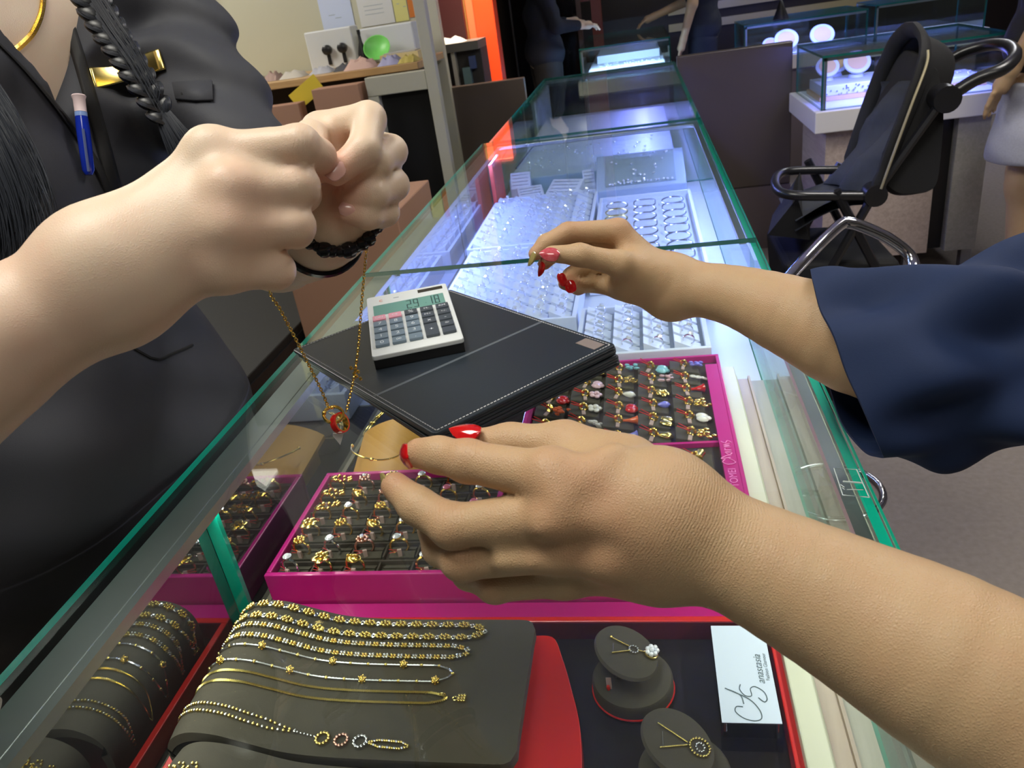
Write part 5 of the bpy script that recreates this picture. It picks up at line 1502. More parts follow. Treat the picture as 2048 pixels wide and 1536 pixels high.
def nail(tip, nx, up, w, l, mt, parent, name='fingernail', th=.0012, point=False):
    """nail plate: centre tip, nx = direction along the finger, up = outward normal"""
    nx = Vector(nx).normalized(); up = Vector(up); up = (up - nx * up.dot(nx)).normalized(); sd = nx.cross(up)
    rows = []; N = 10
    for i in range(N + 1):
        u = i / N * 2 - 1
        ww = w * (math.sqrt(max(0, 1 - abs(u) ** 3.0)) if u < 0 or not point else (1 - u ** 1.6) ** .8 if u < 1 else 0)
        ww = max(ww, w * .04)
        rows.append([Vector(tip) + nx * (u * l) + sd * (ww * s) + up * (-(s * s) * w * .45 * (ww / w) - .12 * l * u * u + th) for s in (-1, -.6, -.2, .2, .6, 1)])
    mb = MB(); mb.grid(rows); low = [[p - up * th for p in r] for r in rows]; mb.grid([r[::-1] for r in low])
    mb.grid([[r[0] for r in low], [r[0] for r in rows]]); mb.grid([[r[-1] for r in rows], [r[-1] for r in low]]); mb.grid([rows[0], low[0]]); mb.grid([low[-1], rows[-1]])
    return mb.build(name, mt, parent, wpos=True)


def V3(p): return np.array(p, np.float32)

# ------------------------------------------------------------------ people
SKP = skin_mat('fair_skin', (0.72, 0.575, 0.43), (0.69, 0.39, 0.28), .42, .5, [((-0.1755, 0.3948, 1.2773), Vector((-0.1689, 0.4023, 1.2713)) - Vector((-0.1895, 0.4005, 1.2765)), .008, .004)])
SKT = skin_mat('tan_skin', (0.49, 0.335, 0.19), (0.48, 0.235, 0.135), .45, 1.1, [((-0.0946, 0.3217, 1.1265), Vector((-0.1055, 0.3213, 1.1303)) - Vector((-0.0811, 0.3225, 1.1223)), .013, .0042), ((-0.1050, 0.3013, 1.1019), Vector((-0.1174, 0.3042, 1.1016)) - Vector((-0.0928, 0.3071, 1.0970)), .014, .0042), ((-0.1026, 0.3012, 1.0782), Vector((-0.1136, 0.2962, 1.0842)) - Vector((-0.0890, 0.2991, 1.0796)), .011, .004), ((0.0143, 0.2899, 1.1081), Vector((0.0359, 0.2889, 1.0970)) - Vector((0.0015, 0.2922, 1.1180)), .035, .0030), ((-0.0574, 0.6565, 1.0957), Vector((-0.0469, 0.6550, 1.0882)) - Vector((-0.0681, 0.6570, 1.1011)), .012, .006)])
NAVY = mat('navy_crepe', (0.010, 0.024, 0.078), 0.75, spec=.3, bump=(1400, .25, .0004), noise=(20, .2))
SHIRT = mat('charcoal_uniform', (0.030, 0.032, 0.042), 0.7, spec=.45, bump=(1500, .35, .0005), noise=(14, .35, (0.045, 0.047, 0.058)))
LAPEL = mat('black_facing', (0.008, 0.008, 0.009), 0.7)
HAIR = mat('black_hair', (0.010, 0.011, 0.014), 0.42, spec=.5)
HAIRL = mat('black_hair_gloss', (0.022, 0.025, 0.034), 0.38, spec=.6)


def G(P, pts, r):
    d = np.zeros(len(P))
    for p in pts: d += np.exp(-((P - V3(p)) ** 2).sum(1) / (r * r))
    return np.clip(d, 0, 1)


# ---- seller -----------------------------------------------------------
SE = thing('person', (-0.66, 0.66, 0), 'person in charcoal uniform with braided black hair, holding up a gold necklace chain', 'person')
# right hand (near)
rI = [(-0.2276, 0.3977, 1.2757), (-0.1791, 0.4020, 1.2751), (-0.1787, 0.4222, 1.2652), (-0.1855, 0.4324, 1.2566)]
rM = [(-0.2137, 0.3807, 1.2590), (-0.1836, 0.3966, 1.2551), (-0.1922, 0.4188, 1.2462), (-0.2107, 0.4274, 1.2439)]
rR = [(-0.2155, 0.3712, 1.2410), (-0.1884, 0.3892, 1.2358), (-0.1982, 0.4104, 1.2277), (-0.2162, 0.4178, 1.2273)]
rP = [(-0.2236, 0.3676, 1.2216), (-0.2027, 0.3822, 1.2145), (-0.2115, 0.4023, 1.2083), (-0.2260, 0.4103, 1.2099)]
rT = [(-0.2698, 0.4024, 1.2465), (-0.2474, 0.4337, 1.2492), (-0.2169, 0.4425, 1.2537), (-0.1932, 0.4365, 1.2545)]
rW = (-0.2753, 0.3526, 1.2294)
rArm = [(-0.2753, 0.3526, 1.2294), (-0.3051, 0.3318, 1.2167), (-0.3322, 0.3113, 1.2057), (-0.455, 0.205, 1.125)]
# left hand (far)
lI = [(-0.1978, 0.4784, 1.2714), (-0.1626, 0.4719, 1.2754), (-0.1610, 0.4470, 1.2617), (-0.1754, 0.4329, 1.2534)]
lM = [(-0.1934, 0.5065, 1.2619), (-0.1565, 0.4826, 1.2534), (-0.1593, 0.4584, 1.2519), (-0.1737, 0.4486, 1.2476)]
lR = [(-0.1964, 0.5030, 1.2451), (-0.1578, 0.4769, 1.2338), (-0.1632, 0.4513, 1.2350), (-0.1766, 0.4488, 1.2358)]
lP = [(-0.1992, 0.4935, 1.2277), (-0.1645, 0.4702, 1.2189), (-0.1684, 0.4485, 1.2228), (-0.1795, 0.4459, 1.2268)]
lT = [(-0.1982, 0.4554, 1.2309), (-0.1977, 0.4564, 1.2551), (-0.1951, 0.4560, 1.2711), (-0.1871, 0.4368, 1.2615)]
lArm = [(-0.2023, 0.4737, 1.2192), (-0.2259, 0.5031, 1.2014), (-0.2678, 0.5640, 1.1816), (-0.3454, 0.6682, 1.1496)]
lSh = (-0.5498, 0.9473, 1.4028)
rSh = (-0.64, 0.42, 1.36)


def seller_skin(P):
    d = achain(P, rArm, [.0285, .0305, .035, .040])
    off = [(-0.2753, 0.3526, 1.2294), (-0.2862, 0.3616, 1.2406)]
    d = smin(d, _cone(P, (-0.2822, 0.3489, 1.2362), (-0.2752, 0.3476, 1.2196), .027, .025), .02)
    pal = None
    for q, r0, r1 in ((rI, .022, .0125), (rM, .021, .0125), (rR, .021, .012), (rP, .020, .0115)):
        e = _cone(P, rW if q is not rI else (-0.2680, 0.3558, 1.2394), q[0], r0, r1)
        pal = e if pal is None else smin(pal, e, .010)
    pal = smin(pal, _ell(P, (-0.2434, 0.3886, 1.2420), (.034, .030, .022)), .02)
    d = smin(d, pal, .022)
    th = chain(P, rT, [.019, .0115, .0100, .0082], .006)
    d = smin(d, th, .012)
    fg = None
    for q, rr in ((rI, [.0120, .0105, .0095, .0078]), (rM, [.0120, .0113, .0102, .0088]), (rR, [.0118, .0112, .0100, .0086]), (rP, [.0112, .0106, .0092, .0078])):
        e = chain(P, q, rr, .003); e = smin(e, _ell(P, q[1], (rr[1] * 1.02,) * 3), .002)
        fg = e if fg is None else smin(fg, e, .0022)
    d = smin(d, fg, .006)
    # knuckle bumps and web grooves
    for q, a in ((rI, .0112), (rM, .0108), (rR, .0104), (rP, .0096)): d = smin(d, _ell(P, np.array(q[0]) + np.array([0.001, -.003, .003]), (a,) * 3), .012)
    # skin webs filling the roots of the closed fingers
    for qa, qb, e_ in ((rI, rM, .0098), (rM, rR, .0100), (rR, rP, .0095)):
        a0 = (np.array(qa[0]) + np.array(qb[0])) / 2; b0 = (np.array(qa[1]) + np.array(qb[1])) / 2
        d = smin(d, _cone(P, a0, a0 * .42 + b0 * .58, e_ * 1.1, e_ * .72), .007)
    # left hand
    l = achain(P, lArm, [.0245, .0275, .033, .039])
    pm = None
    for q, r1 in ((lI, .0105), (lM, .0115), (lR, .0115), (lP, .0105)):
        e = _cone(P, (-0.2069, 0.4749, 1.2167), q[0], .020, r1); pm = e if pm is None else smin(pm, e, .012)
    pm = smin(pm, _cone(P, (-0.2025, 0.4634, 1.2260), (-0.1916, 0.4780, 1.2592), .015, .012), .012)
    pm = smin(pm, _cone(P, (-0.1950, 0.4658, 1.2230), (-0.1784, 0.4754, 1.2170), .014, .013), .01)
    l = smin(l, pm, .016)
    l = smin(l, chain(P, lT, [.0150, .0110, .0095, .0082], .006), .010)
    fl = None
    for q, rr in ((lI, [.0115, .0102, .0094, .0080]), (lM, [.012, .0100, .0092, .0078]), (lR, [.012, .0100, .0092, .0078]), (lP, [.011, .0088, .0082, .0070])):
        e = chain(P, q, rr, .004); fl = e if fl is None else smin(fl, e, .0007)
    l = smin(l, fl, .005)
    d = np.minimum(d, l)
    return d


def torso_core(P, g=0.0):
    d = smin(_cone(P, (-.64, .57, 1.24), (-.64, .74, 1.24), .105 + g, .105 + g), _cone(P, (-.66, .56, .95), (-.66, .72, .95), .12 + g, .12 + g), .25)
    d = smin(d, _cone(P, (-.67, .56, .62), (-.67, .70, .62), .10 + g, .10 + g), .25)
    d = smin(d, _cone(P, rSh, (-.60, .58, 1.36), .055 + g, .07 + g), .10)
    d = smin(d, _cone(P, lSh, (-.60, .72, 1.36), .055 + g, .07 + g), .10)
    return d


def seller_body(P):
    d = boxed(P, seller_skin, (-.50, .17, 1.05), (-.12, .80, 1.42))
    t = torso_core(P)
    t = smin(t, _cone(P, (-.62, .64, 1.38), (-.61, .64, 1.52), .055, .052), .05)
    t = smin(t, _cone(P, rArm[-1], rSh, .042, .052), .03)
    t = smin(t, _cone(P, lArm[-1], lSh, .040, .050), .01)
    t = smin(t, _ell(P, (-.60, .64, 1.64), (.095, .078, .115)), .04)     # head
    t = smin(t, _ell(P, (-.505, .64, 1.625), (.016, .010, .020)), .012)   # nose
    for s in (-1, 1): t = smin(t, _cone(P, (-.67, .64 + s * .09, .60), (-.66, .64 + s * .09, .08), .075, .05), .05)
    return smin(d, t, .012)


def seller_tint(P):
    k = [q[1] for q in (rI, rM, rR, rP)]
    tips = [rI[3], rT[3], lI[3], lT[3], lP[3], lM[3], rI[2]]
    return .55 * G(P, k, .010) + .9 * G(P, tips, .012) + .35 * G(P, [(-0.2063, 0.3784, 1.2624), (-0.2076, 0.3688, 1.2441), (-0.2294, 0.3673, 1.2278), (-0.1977, 0.4709, 1.2612)], .02) + .3 * G(P, rArm[1:3], .05)


# fine grid for the hands, coarse grid for the rest, meeting under the sleeves would leave a seam, so one grid covers all
polygonise(seller_body, (-0.83, 0.12, 0.05), (-0.08, 1.02, 1.80), .00235, 'body', SKP, SE, seller_tint, 2)


def folds(P, s=1.0):
    x, y, z = P[:, 0], P[:, 1], P[:, 2]
    return s * (.0035 * np.sin(22 * y + 9 * z + 3 * np.sin(7 * z)) + .003 * np.sin(31 * z - 24 * y + 2.0 * np.sin(9 * y)) + .0016 * np.sin(70 * z + 40 * y))


vB = (-0.4995, 0.6682, 1.2817); vL = (-0.5383, 0.6485, 1.3492); vR = (-0.5528, 0.7570, 1.3892)


def plane_of(a, b, inward):
    a = V3(a); b = V3(b); n = np.cross(b - a, np.array([1, 0.15, -.25])); n /= np.linalg.norm(n)
    if (np.array(inward) - a) @ n < 0: n = -n
    return n, a


nL, aL = plane_of(vB, vL, (-0.5389, 0.7005, 1.3620)); nR, aR = plane_of(vB, vR, (-0.5389, 0.7005, 1.3620))


def shirt_f(P):
    d = torso_core(P, .012)
    # fuller bust and belly of the jacket
    d = smin(d, _ell(P, (-.575, .60, 1.20), (.075, .08, .09)), .06)
    d = smin(d, _ell(P, (-.575, .75, 1.20), (.075, .08, .09)), .06)
    d = smin(d, _cone(P, (-.63, .56, 1.0), (-.64, .72, .90), .135, .15), .10)
    sl = chain(P, [lSh, np.array(lSh) * .45 + np.array(lArm[-1]) * .55, np.array(lSh) * .18 + np.array(lArm[-1]) * .82], [.056, .056, .054], .01)
    d = smin(d, sl, .03)
    sr = chain(P, [rSh, np.array(rSh) * .4 + np.array(rArm[-1]) * .6], [.062, .058], .03)
    d = smin(d, sr, .04)
    # arm folds
    m_ = np.exp(-((P - V3(np.array(lSh) * .6 + np.array(lArm[-1]) * .4)) ** 2).sum(1) / .02)
    d = d + folds(P) + m_ * .0075 * np.sin(48 * P[:, 1] + 85 * P[:, 2] + 2 * np.sin(30 * P[:, 0]))
    cut = np.maximum(-((P - aL) @ nL), -((P - aR) @ nR))
    cut = np.maximum(cut, -(P[:, 0] + .655))       # front only
    d = smax(d, -cut, .004)
    nk = _cone(P, (-.62, .64, 1.38), (-.60, .64, 1.7), .075, .085)
    d = smax(d, -nk, .006)
    d = np.maximum(d, .62 - P[:, 2])
    return d


polygonise(shirt_f, (-0.86, 0.14, 0.60), (-0.30, 1.04, 1.50), .0042, 'jacket', SHIRT, SE, None, 1)
polygonise(lambda P: np.maximum(smin(_cone(P, (-.67, .55, .60), (-.66, .55, .06), .125, .085), _cone(P, (-.67, .73, .60), (-.66, .73, .06), .125, .085), .05), P[:, 2] - .66), (-.85, .38, .03), (-.48, .90, .70), .012, 'trousers', LAPEL, SE, None, 1)
for s in (-1, 1):
    MB().ball((-.63, .64 + s * .09, .045), .05, 14, 8, sc=(2.2, .85, .85)).build('shoe', BLACKP, SE, wpos=True)
polygonise(lambda P: np.maximum(smin(_ell(P, (-.625, .64, 1.665), (.105, .092, .115)), _ell(P, (-.70, .64, 1.60), (.06, .08, .10)), .04), -_ell(P, (-.535, .64, 1.62), (.075, .062, .095))), (-.80, .50, 1.45), (-.48, .78, 1.80), .006, 'hair_cap', HAIR, SE, None, 1)


def surf(f, p, d, tmax=.3):
    """march from p along d to the surface of f"""
    p = V3(p); d = V3(d); d /= np.linalg.norm(d); t = 0
    for _ in range(60):
        v = float(f((p + d * t)[None].astype(np.float32))[0])
        if abs(v) < .0004: break
        t += v * .7
        if t > tmax: break
    return p + d * t


CAMP = np.array([0, 0, 1.33])


def on_shirt(p, lift=.003):
    q = V3(p); d = q - CAMP; d = d / np.linalg.norm(d)
    return Vector(surf(shirt_f, CAMP + d * .45, d, .8) - d * lift)


# lapel facings along the V opening
for path, w in (([(-0.5787, 0.6949, 1.3676), (-0.5413, 0.6817, 1.3260), (-0.5044, 0.6640, 1.2756), (-0.4785, 0.6455, 1.2283), (-0.4635, 0.6271, 1.1858)], .016), ([(-0.5143, 0.7225, 1.3948), (-0.4998, 0.6999, 1.3443), (-0.4892, 0.6809, 1.3025), (-0.4805, 0.6637, 1.2649), (-0.4700, 0.6406, 1.2150)], .017)):
    pts = bez(path, 5); rows = []
    for i, p in enumerate(pts):
        a = pts[max(i - 1, 0)]; b = pts[min(i + 1, len(pts) - 1)]; t_ = (b - a).normalized(); s_ = t_.cross(Vector((1, .15, -.25))).normalized()
        rows.append([on_shirt(p + s_ * (k / 4 - .5) * 2 * w, .0035 if k in (1, 2, 3) else .001) for k in range(5)])
    MB().grid(rows).build('lapel', LAPEL, SE, wpos=True).modifiers.new('s', 'SOLIDIFY').thickness = .002
# chest pocket flap and seams
pts = [on_shirt(p, .002) for p in ((-0.4155, 0.6959, 1.3010), (-0.3977, 0.6990, 1.2996), (-0.3799, 0.7019, 1.2979))]; pt2 = [on_shirt(p, .0025) for p in ((-0.4132, 0.6896, 1.2877), (-0.3965, 0.6914, 1.2841), (-0.3801, 0.6939, 1.2822))]
MB().grid([pts, pt2]).build('pocket_flap', SHIRT, SE, wpos=True).modifiers.new('s', 'SOLIDIFY').thickness = .0022
MB().tube([on_shirt((-0.4076, 0.6929, 1.2918), .003), on_shirt((-0.4068, 0.6922, 1.2900), .003)], .0018, 8).build('button', BLACKP, SE, wpos=True)
pts = [on_shirt(p, .001) for p in bez([(-0.5679, 0.6715, 1.0922), (-0.5145, 0.6615, 1.0501), (-0.4888, 0.6674, 1.0511), (-0.4706, 0.6735, 1.0554)], 4)]
MB().tube(pts, .0016, 5).build('seam', LAPEL, SE, wpos=True)

# braid and hair ends
br = bez([(-0.4582, 0.6812, 1.3912), (-0.4388, 0.6608, 1.3586), (-0.4169, 0.6418, 1.3301), (-0.3955, 0.6245, 1.2982), (-0.3828, 0.6161, 1.2763)], 6)
b = MB(); bs = MB()
br = resample([Vector(p) for p in br], .0135, False)
for i in range(len(br) - 1):
    p = br[i]; t_ = (br[min(i + 1, len(br) - 1)] - br[max(i - 1, 0)]).normalized()
    view = (Vector(CAMP) - p).normalized(); sd = t_.cross(view).normalized()
    for s in (-1, 1):
        w = .0150 * (1 - .30 * i / len(br)); p_ = p + t_ * (.0066 if s > 0 else 0)
        q = (t_ * 1.0 - sd * s * .85).normalized().to_track_quat('X', 'Z')
        b.ball(p_ + sd * s * w * .44 + view * .001, w * .62, 12, 8, sc=(1.30, 1.02, .75), q=q)
        for n_ in range(20):
            o_ = random.uniform(-1, 1); lift = math.sqrt(1 - o_ * o_) * w * .62
            a0 = p_ + sd * s * w * .86 - t_ * w * .62 + q @ Vector((0, o_ * w * .35, 0)); a1 = p_ + sd * s * w * .55 + q @ Vector((0, o_ * w * .62, 0)) + view * (lift + .0015); a2 = p_ - sd * s * w * .12 + t_ * w * 1.0 + q @ Vector((0, o_ * w * .35, 0)) + view * .001
            bs.tube(bez([a0, a1, a2], 4), [.0003, .0008, .0009, .0009, .0009, .0009, .0008, .0006, .0003], 4)
b.build('braid', HAIR, SE, wpos=True)
bs.build('braid_strands', HAIRL, SE, wpos=True)
strands = MB()
random.seed(11)


def bundle(path, r0, r1, n, mb, rad=.00045, wob=.004):
    P_ = [Vector(p) for p in path]
    for k in range(n):
        a = random.random() * 6.283; q = math.sqrt(random.random()); o1 = Vector((cos(a) * q, sin(a) * q * .6, sin(a) * q * .8)); o2 = Vector((random.gauss(0, .5), random.gauss(0, .5), random.gauss(0, .5)))
        L_ = random.uniform(.7, 1.05); pts = []
        for i, p in enumerate(P_):
            u = i / (len(P_) - 1)
            pts.append(P_[0].lerp(p, 1) + o1 * (r0 + (r1 - r0) * u) + o2 * wob * u * u)
        pts = bez(pts, 3); pts = pts[:max(4, int(len(pts) * L_))]
        mb.tube(pts, [rad * (1 - .6 * i / len(pts)) for i in range(len(pts))], 4)


bundle([(-0.3834, 0.6139, 1.2834), (-0.3750, 0.6067, 1.2702), (-0.3680, 0.6028, 1.2551), (-0.3621, 0.6023, 1.2404)], .007, .017, 90, strands, .0007, .006)
bundle([(-0.4567, 0.6757, 1.3910), (-0.4314, 0.6529, 1.3580), (-0.4070, 0.6336, 1.3276), (-0.3852, 0.6151, 1.2866)], .012, .008, 70, strands, .0005, .003)
strands.build('braid_tail', HAIRL, SE, wpos=True)
strands = MB()
bundle([(-0.5102, 0.5725, 1.3227), (-0.4903, 0.5529, 1.2936), (-0.4759, 0.5355, 1.2580), (-0.4740, 0.5222, 1.2265), (-0.4858, 0.5162, 1.2016)], .022, .040, 330, strands, .0006, .010)
bundle([(-0.5145, 0.5684, 1.3164), (-0.4997, 0.5529, 1.2797), (-0.4887, 0.5369, 1.2436), (-0.4951, 0.5233, 1.2083)], .020, .030, 150, strands, .0009, .006)
strands.build('ponytail', HAIRL, SE, wpos=True)
MB().tube([(-0.5187, 0.5821, 1.3226), (-0.5073, 0.5679, 1.2854), (-0.5000, 0.5510, 1.2491), (-0.5045, 0.5372, 1.2171)], [.02, .028, .030, .012], 12).build('ponytail_core', HAIR, SE, wpos=True)
# nails of the seller
NP = mat('natural_nail', (0.72, 0.42, 0.36), .25, coat=.4)
nail((-0.1731, 0.4254, 1.2567), Vector(lI[3]) - Vector(lI[2]), Vector((0.2, -.8, .5)), .0058, .0065, NP, SE)
nail((-0.1903, 0.4312, 1.2574), Vector(rT[3]) - Vector(rT[2]), Vector((0.3, -.5, .8)), .0055, .0065, NP, SE)
nail((-0.1770, 0.4402, 1.2302), Vector(lP[3]) - Vector(lP[2]), Vector((-.3, -.8, .4)), .0042, .005, NP, SE)

# gold necklace on the chest
pts = [Vector(surf(seller_body, CAMP + (V3(p) - CAMP) / np.linalg.norm(V3(p) - CAMP) * .4, V3(p) - CAMP, .8)) for p in bez([(-0.5238, 0.7232, 1.4002), (-0.5271, 0.7104, 1.3765), (-0.5354, 0.7006, 1.3607), (-0.5463, 0.6938, 1.3517), (-0.5588, 0.6879, 1.3454), (-0.5761, 0.6819, 1.3410)], 6)]
pts = [p + (Vector(CAMP) - p).normalized() * .0022 for p in pts]
nk = resample(pts, .0016, False); b = MB()
for i in range(len(nk) - 1):
    t_ = (nk[i + 1] - nk[i]).normalized(); vw = (Vector(CAMP) - nk[i]).normalized(); sd = t_.cross(vw)
    b.tube([nk[i] - sd * .0028 - t_ * .0008, nk[i] + vw * .0008, nk[i] + sd * .0028 - t_ * .0008], .0010, 5)
o = b.build('gold_necklace', GOLD); tag(o, 'flat gold herringbone necklace around the neck of the person in charcoal', 'necklace')

# name badge
bp = [on_shirt(p, .005) for p in bez([(-0.4856, 0.6884, 1.3157), (-0.4735, 0.6913, 1.3164), (-0.4523, 0.6968, 1.3183), (-0.4243, 0.7049, 1.3224)], 4)]
b = MB(); rows = []
for i, p in enumerate(bp):
    t_ = (bp[min(i + 1, len(bp) - 1)] - bp[max(i - 1, 0)]).normalized(); vw = (Vector(CAMP) - p).normalized(); sd = Vector((-0.4700, 0.6877, 1.3079)) - Vector((-0.4743, 0.6953, 1.3246)); sd.normalize()
    rows.append([p + sd * (.0105 * v) + vw * (.0016 * (1 - v * v)) for v in (-1, -.85, 0, .85, 1)])
b.grid(rows)
o = b.build('name_badge', GOLDY); o.modifiers.new('s', 'SOLIDIFY').thickness = .0022
tag(o, 'gold name badge pinned on the charcoal uniform, half hidden by the braid', 'badge')
# pen
PN = thing('pen', tuple(on_shirt((-0.4994, 0.6692, 1.2837), .012)), 'blue pen with pale pink push cap hanging at the jacket opening', 'pen')
a = on_shirt((-0.4994, 0.6795, 1.3039), .012); c_ = on_shirt((-0.4944, 0.6474, 1.2386), .010); ax = (c_ - a); q = ax.to_track_quat('Z', 'Y'); L_ = ax.length
MB().lathe([(.0055, 0), (.0062, .001), (.0052, .004), (.0050, .0145), (.0052, .015)], a, 20, q=q).build('cap', mat('pale_pink_plastic', (0.75, 0.6, 0.62), .4), PN, wpos=True)
MB().lathe([(.0052, .0152), (.0052, .019)], a, 20, q=q).build('collar', mat('light_blue_plastic', (0.25, 0.38, 0.75), .3), PN, wpos=True)
MB().lathe([(.0053, .0192), (.0058, .03), (.0056, L_ * .7), (.0052, L_ - .004), (.003, L_)], a, 20, q=q).build('barrel', mat('blue_translucent_plastic', (0.008, 0.03, 0.42), .12, coat=.5), PN, wpos=True)
cl_ = a + q @ Vector((0, 0, .03)); vw = (Vector(CAMP) - cl_).normalized()
MB().tube([cl_ + vw * .007, cl_ + vw * .0085 + ax * .25, c_ + vw * .007 - ax * .05], .0013, 6).build('clip', mat('smoky_blue_clip', (0.10, 0.13, 0.28), .2), PN, wpos=True)

# black bands on the left wrist
wa = Vector((-0.2093, 0.4737, 1.2086)); ax = (Vector(lArm[1]) - Vector(lArm[0])).normalized()
wax = Vector((0.15, .35, -.9)).normalized()
axw = (Vector(lArm[1]) - Vector(lArm[0])).normalized()
for k, (u_, R_, r_, lb) in enumerate(((-.35, .0268, .0046, 'thick black beaded hair tie on the far wrist'), (.95, .0296, .0034, 'thin black braided band on the far wrist'))):
    b = MB(); c_ = Vector(lArm[0]).lerp(Vector(lArm[1]), u_)
    q = (axw + Vector((.12, .0, .0)) * (1 - k)).normalized().to_track_quat('Z', 'X')
    if k == 0:
        for i in range(34):
            a = i * 2 * pi / 34; b.ball(c_ + q @ Vector((R_ * cos(a), R_ * sin(a), 0)), r_ * (1 + .25 * sin(i * 2.3)), 7, 5)
    else:
        for s in (0, 1): b.tube([c_ + q @ Vector((R_ * cos(a), R_ * sin(a), (.0028 * s))) for a in [i * pi / 20 for i in range(40)]], .0020, 6, True)
    o = b.build('wrist_band', mat('glossy_black_bead', (0.006, 0.006, 0.008), .15)); tag(o, lb, 'wrist band', 'black bands on the wrist')

# ---- the gold necklace being shown ------------------------------------
HN = thing('gold_chain', (-0.1862, 0.4348, 1.2527), 'fine gold chain with linked gold and red ring pendants held between the hands', 'necklace')
s1 = bez([(-0.1994, 0.4449, 1.2512), (-0.2242, 0.4413, 1.2185), (-0.2327, 0.4258, 1.1916), (-0.2330, 0.4320, 1.1725), (-0.2298, 0.4367, 1.1444), (-0.2271, 0.4432, 1.1111), (-0.2262, 0.4456, 1.0929)], 10)
s2 = bez([(-0.1854, 0.4469, 1.2493), (-0.1906, 0.4932, 1.2235), (-0.1827, 0.4838, 1.2084), (-0.1857, 0.4729, 1.1881), (-0.1918, 0.4657, 1.1631), (-0.2002, 0.4586, 1.1301), (-0.2080, 0.4547, 1.1077), (-0.2156, 0.4476, 1.0879)], 10)
for s_ in (s1, s2):
    R_ = resample(s_, .0021, False); b = MB()
    for i in range(len(R_) - 1):
        t_ = (R_[i + 1] - R_[i]).normalized(); o1 = t_.orthogonal().normalized(); o2 = t_.cross(o1); nrm = (o1 if i % 2 else o2)
        q = Matrix((t_, nrm.cross(t_), nrm)).transposed().to_quaternion()
        pt = [R_[i] + q @ Vector((.00155 * cos(a), .0009 * sin(a), 0)) for a in [k * pi / 4 for k in range(8)]]
        b.tube(pt, .00036, 4, True)
    b.build('chain', GOLD, HN, wpos=True)
b = MB(); c0 = Vector((-0.2044, 0.4554, 1.1144))
for i in range(6): b.ball(c0 + Vector((.0022 * cos(i * 1.9), .001 * sin(i), (i - 2.5) * .0018)), .0014, 6, 4)
b.build('connector', GOLD, HN, wpos=True)
g0 = Vector((-0.2238, 0.4450, 1.0886)); r0_ = Vector((-0.2193, 0.4421, 1.0832))
vw = (Vector(CAMP) - g0).normalized()
MB().ring(g0, .0082, .0012, (.15, -.25, .95), 24, 8, sx=1.0, sy=.8).build('gold_ring_pendant', GOLD, HN, wpos=True)
b = MB(); q = Vector((.90, -.15, .35)).normalized().to_track_quat('Z', 'Y')
b.lathe([(.0066, -.0022), (.0076, -.0022), (.0079, 0), (.0076, .0022), (.0066, .0022), (.0066, -.0022)], r0_, 28, q=q, sx=1, sy=.95).f
b.f = b.f[:-2]; b.mi = b.mi[:-2]
b.build('red_ring_pendant', REDEN, HN, wpos=True)
b = MB().lathe([(.0065, -.0023), (.0065, .0023), (.0060, .0023), (.0060, -.0023), (.0065, -.0023)], r0_, 28, q=q, sx=1, sy=.95); b.f = b.f[:-2]; b.mi = b.mi[:-2]
b.build('gold_lining', GOLD, HN, wpos=True)
b = MB()
for k in range(9): b.ball(r0_ + q @ Vector((.0057 * cos(k * .7), .0054 * sin(k * .7), 0)), .0009, 5, 4)
b.ball(Vector((-0.2297, 0.4438, 1.0909)), .0016).ball(Vector((-0.2241, 0.4463, 1.0935)), .0013)
b.build('beads', GOLD, HN, wpos=True)
o = MB().add([tuple((-0.2251, 0.4395, 1.0770)), tuple((-0.2176, 0.4405, 1.0760)), tuple((-0.2227, 0.4409, 1.0666)), tuple((-0.2256, 0.4395, 1.0750))], [(0, 1, 2, 3)]).build('price_tag', mat('white_tag_card', (.75, .72, .72), .5), HN, False, wpos=True); o.modifiers.new('s', 'SOLIDIFY').thickness = .0006

# ---- customer -----------------------------------------------------------
CU = thing('person', (0.56, 0.28, 0), 'person in loose navy sleeves with red painted nails reaching over the counter', 'person')
# near (left) hand
nI = [(-0.0531, 0.3078, 1.1221), (-0.0976, 0.3222, 1.1242), (-0.1144, 0.3298, 1.1238), (-0.1264, 0.3338, 1.1231)]
nM = [(-0.0530, 0.2996, 1.1060), (-0.1070, 0.3059, 1.0962), (-0.1270, 0.3160, 1.1019), (-0.1412, 0.3271, 1.1073)]
nR = [(-0.0532, 0.3022, 1.0841), (-0.1057, 0.3063, 1.0739), (-0.1221, 0.3211, 1.0694), (-0.1298, 0.3345, 1.0720)]
nP = [(-0.0537, 0.3086, 1.0610), (-0.0931, 0.3132, 1.0506), (-0.1114, 0.3257, 1.0470), (-0.1189, 0.3377, 1.0513)]
nT = [(-0.0205, 0.3453, 1.1013), (-0.0527, 0.3602, 1.1083), (-0.0837, 0.3631, 1.1091), (-0.1072, 0.3632, 1.1100)]
nW = [(-0.0014, 0.3102, 1.0917), (0.0326, 0.2996, 1.0789), (0.0787, 0.2819, 1.0608), (0.1243, 0.2581, 1.0443), (0.200, 0.225, 1.005)]
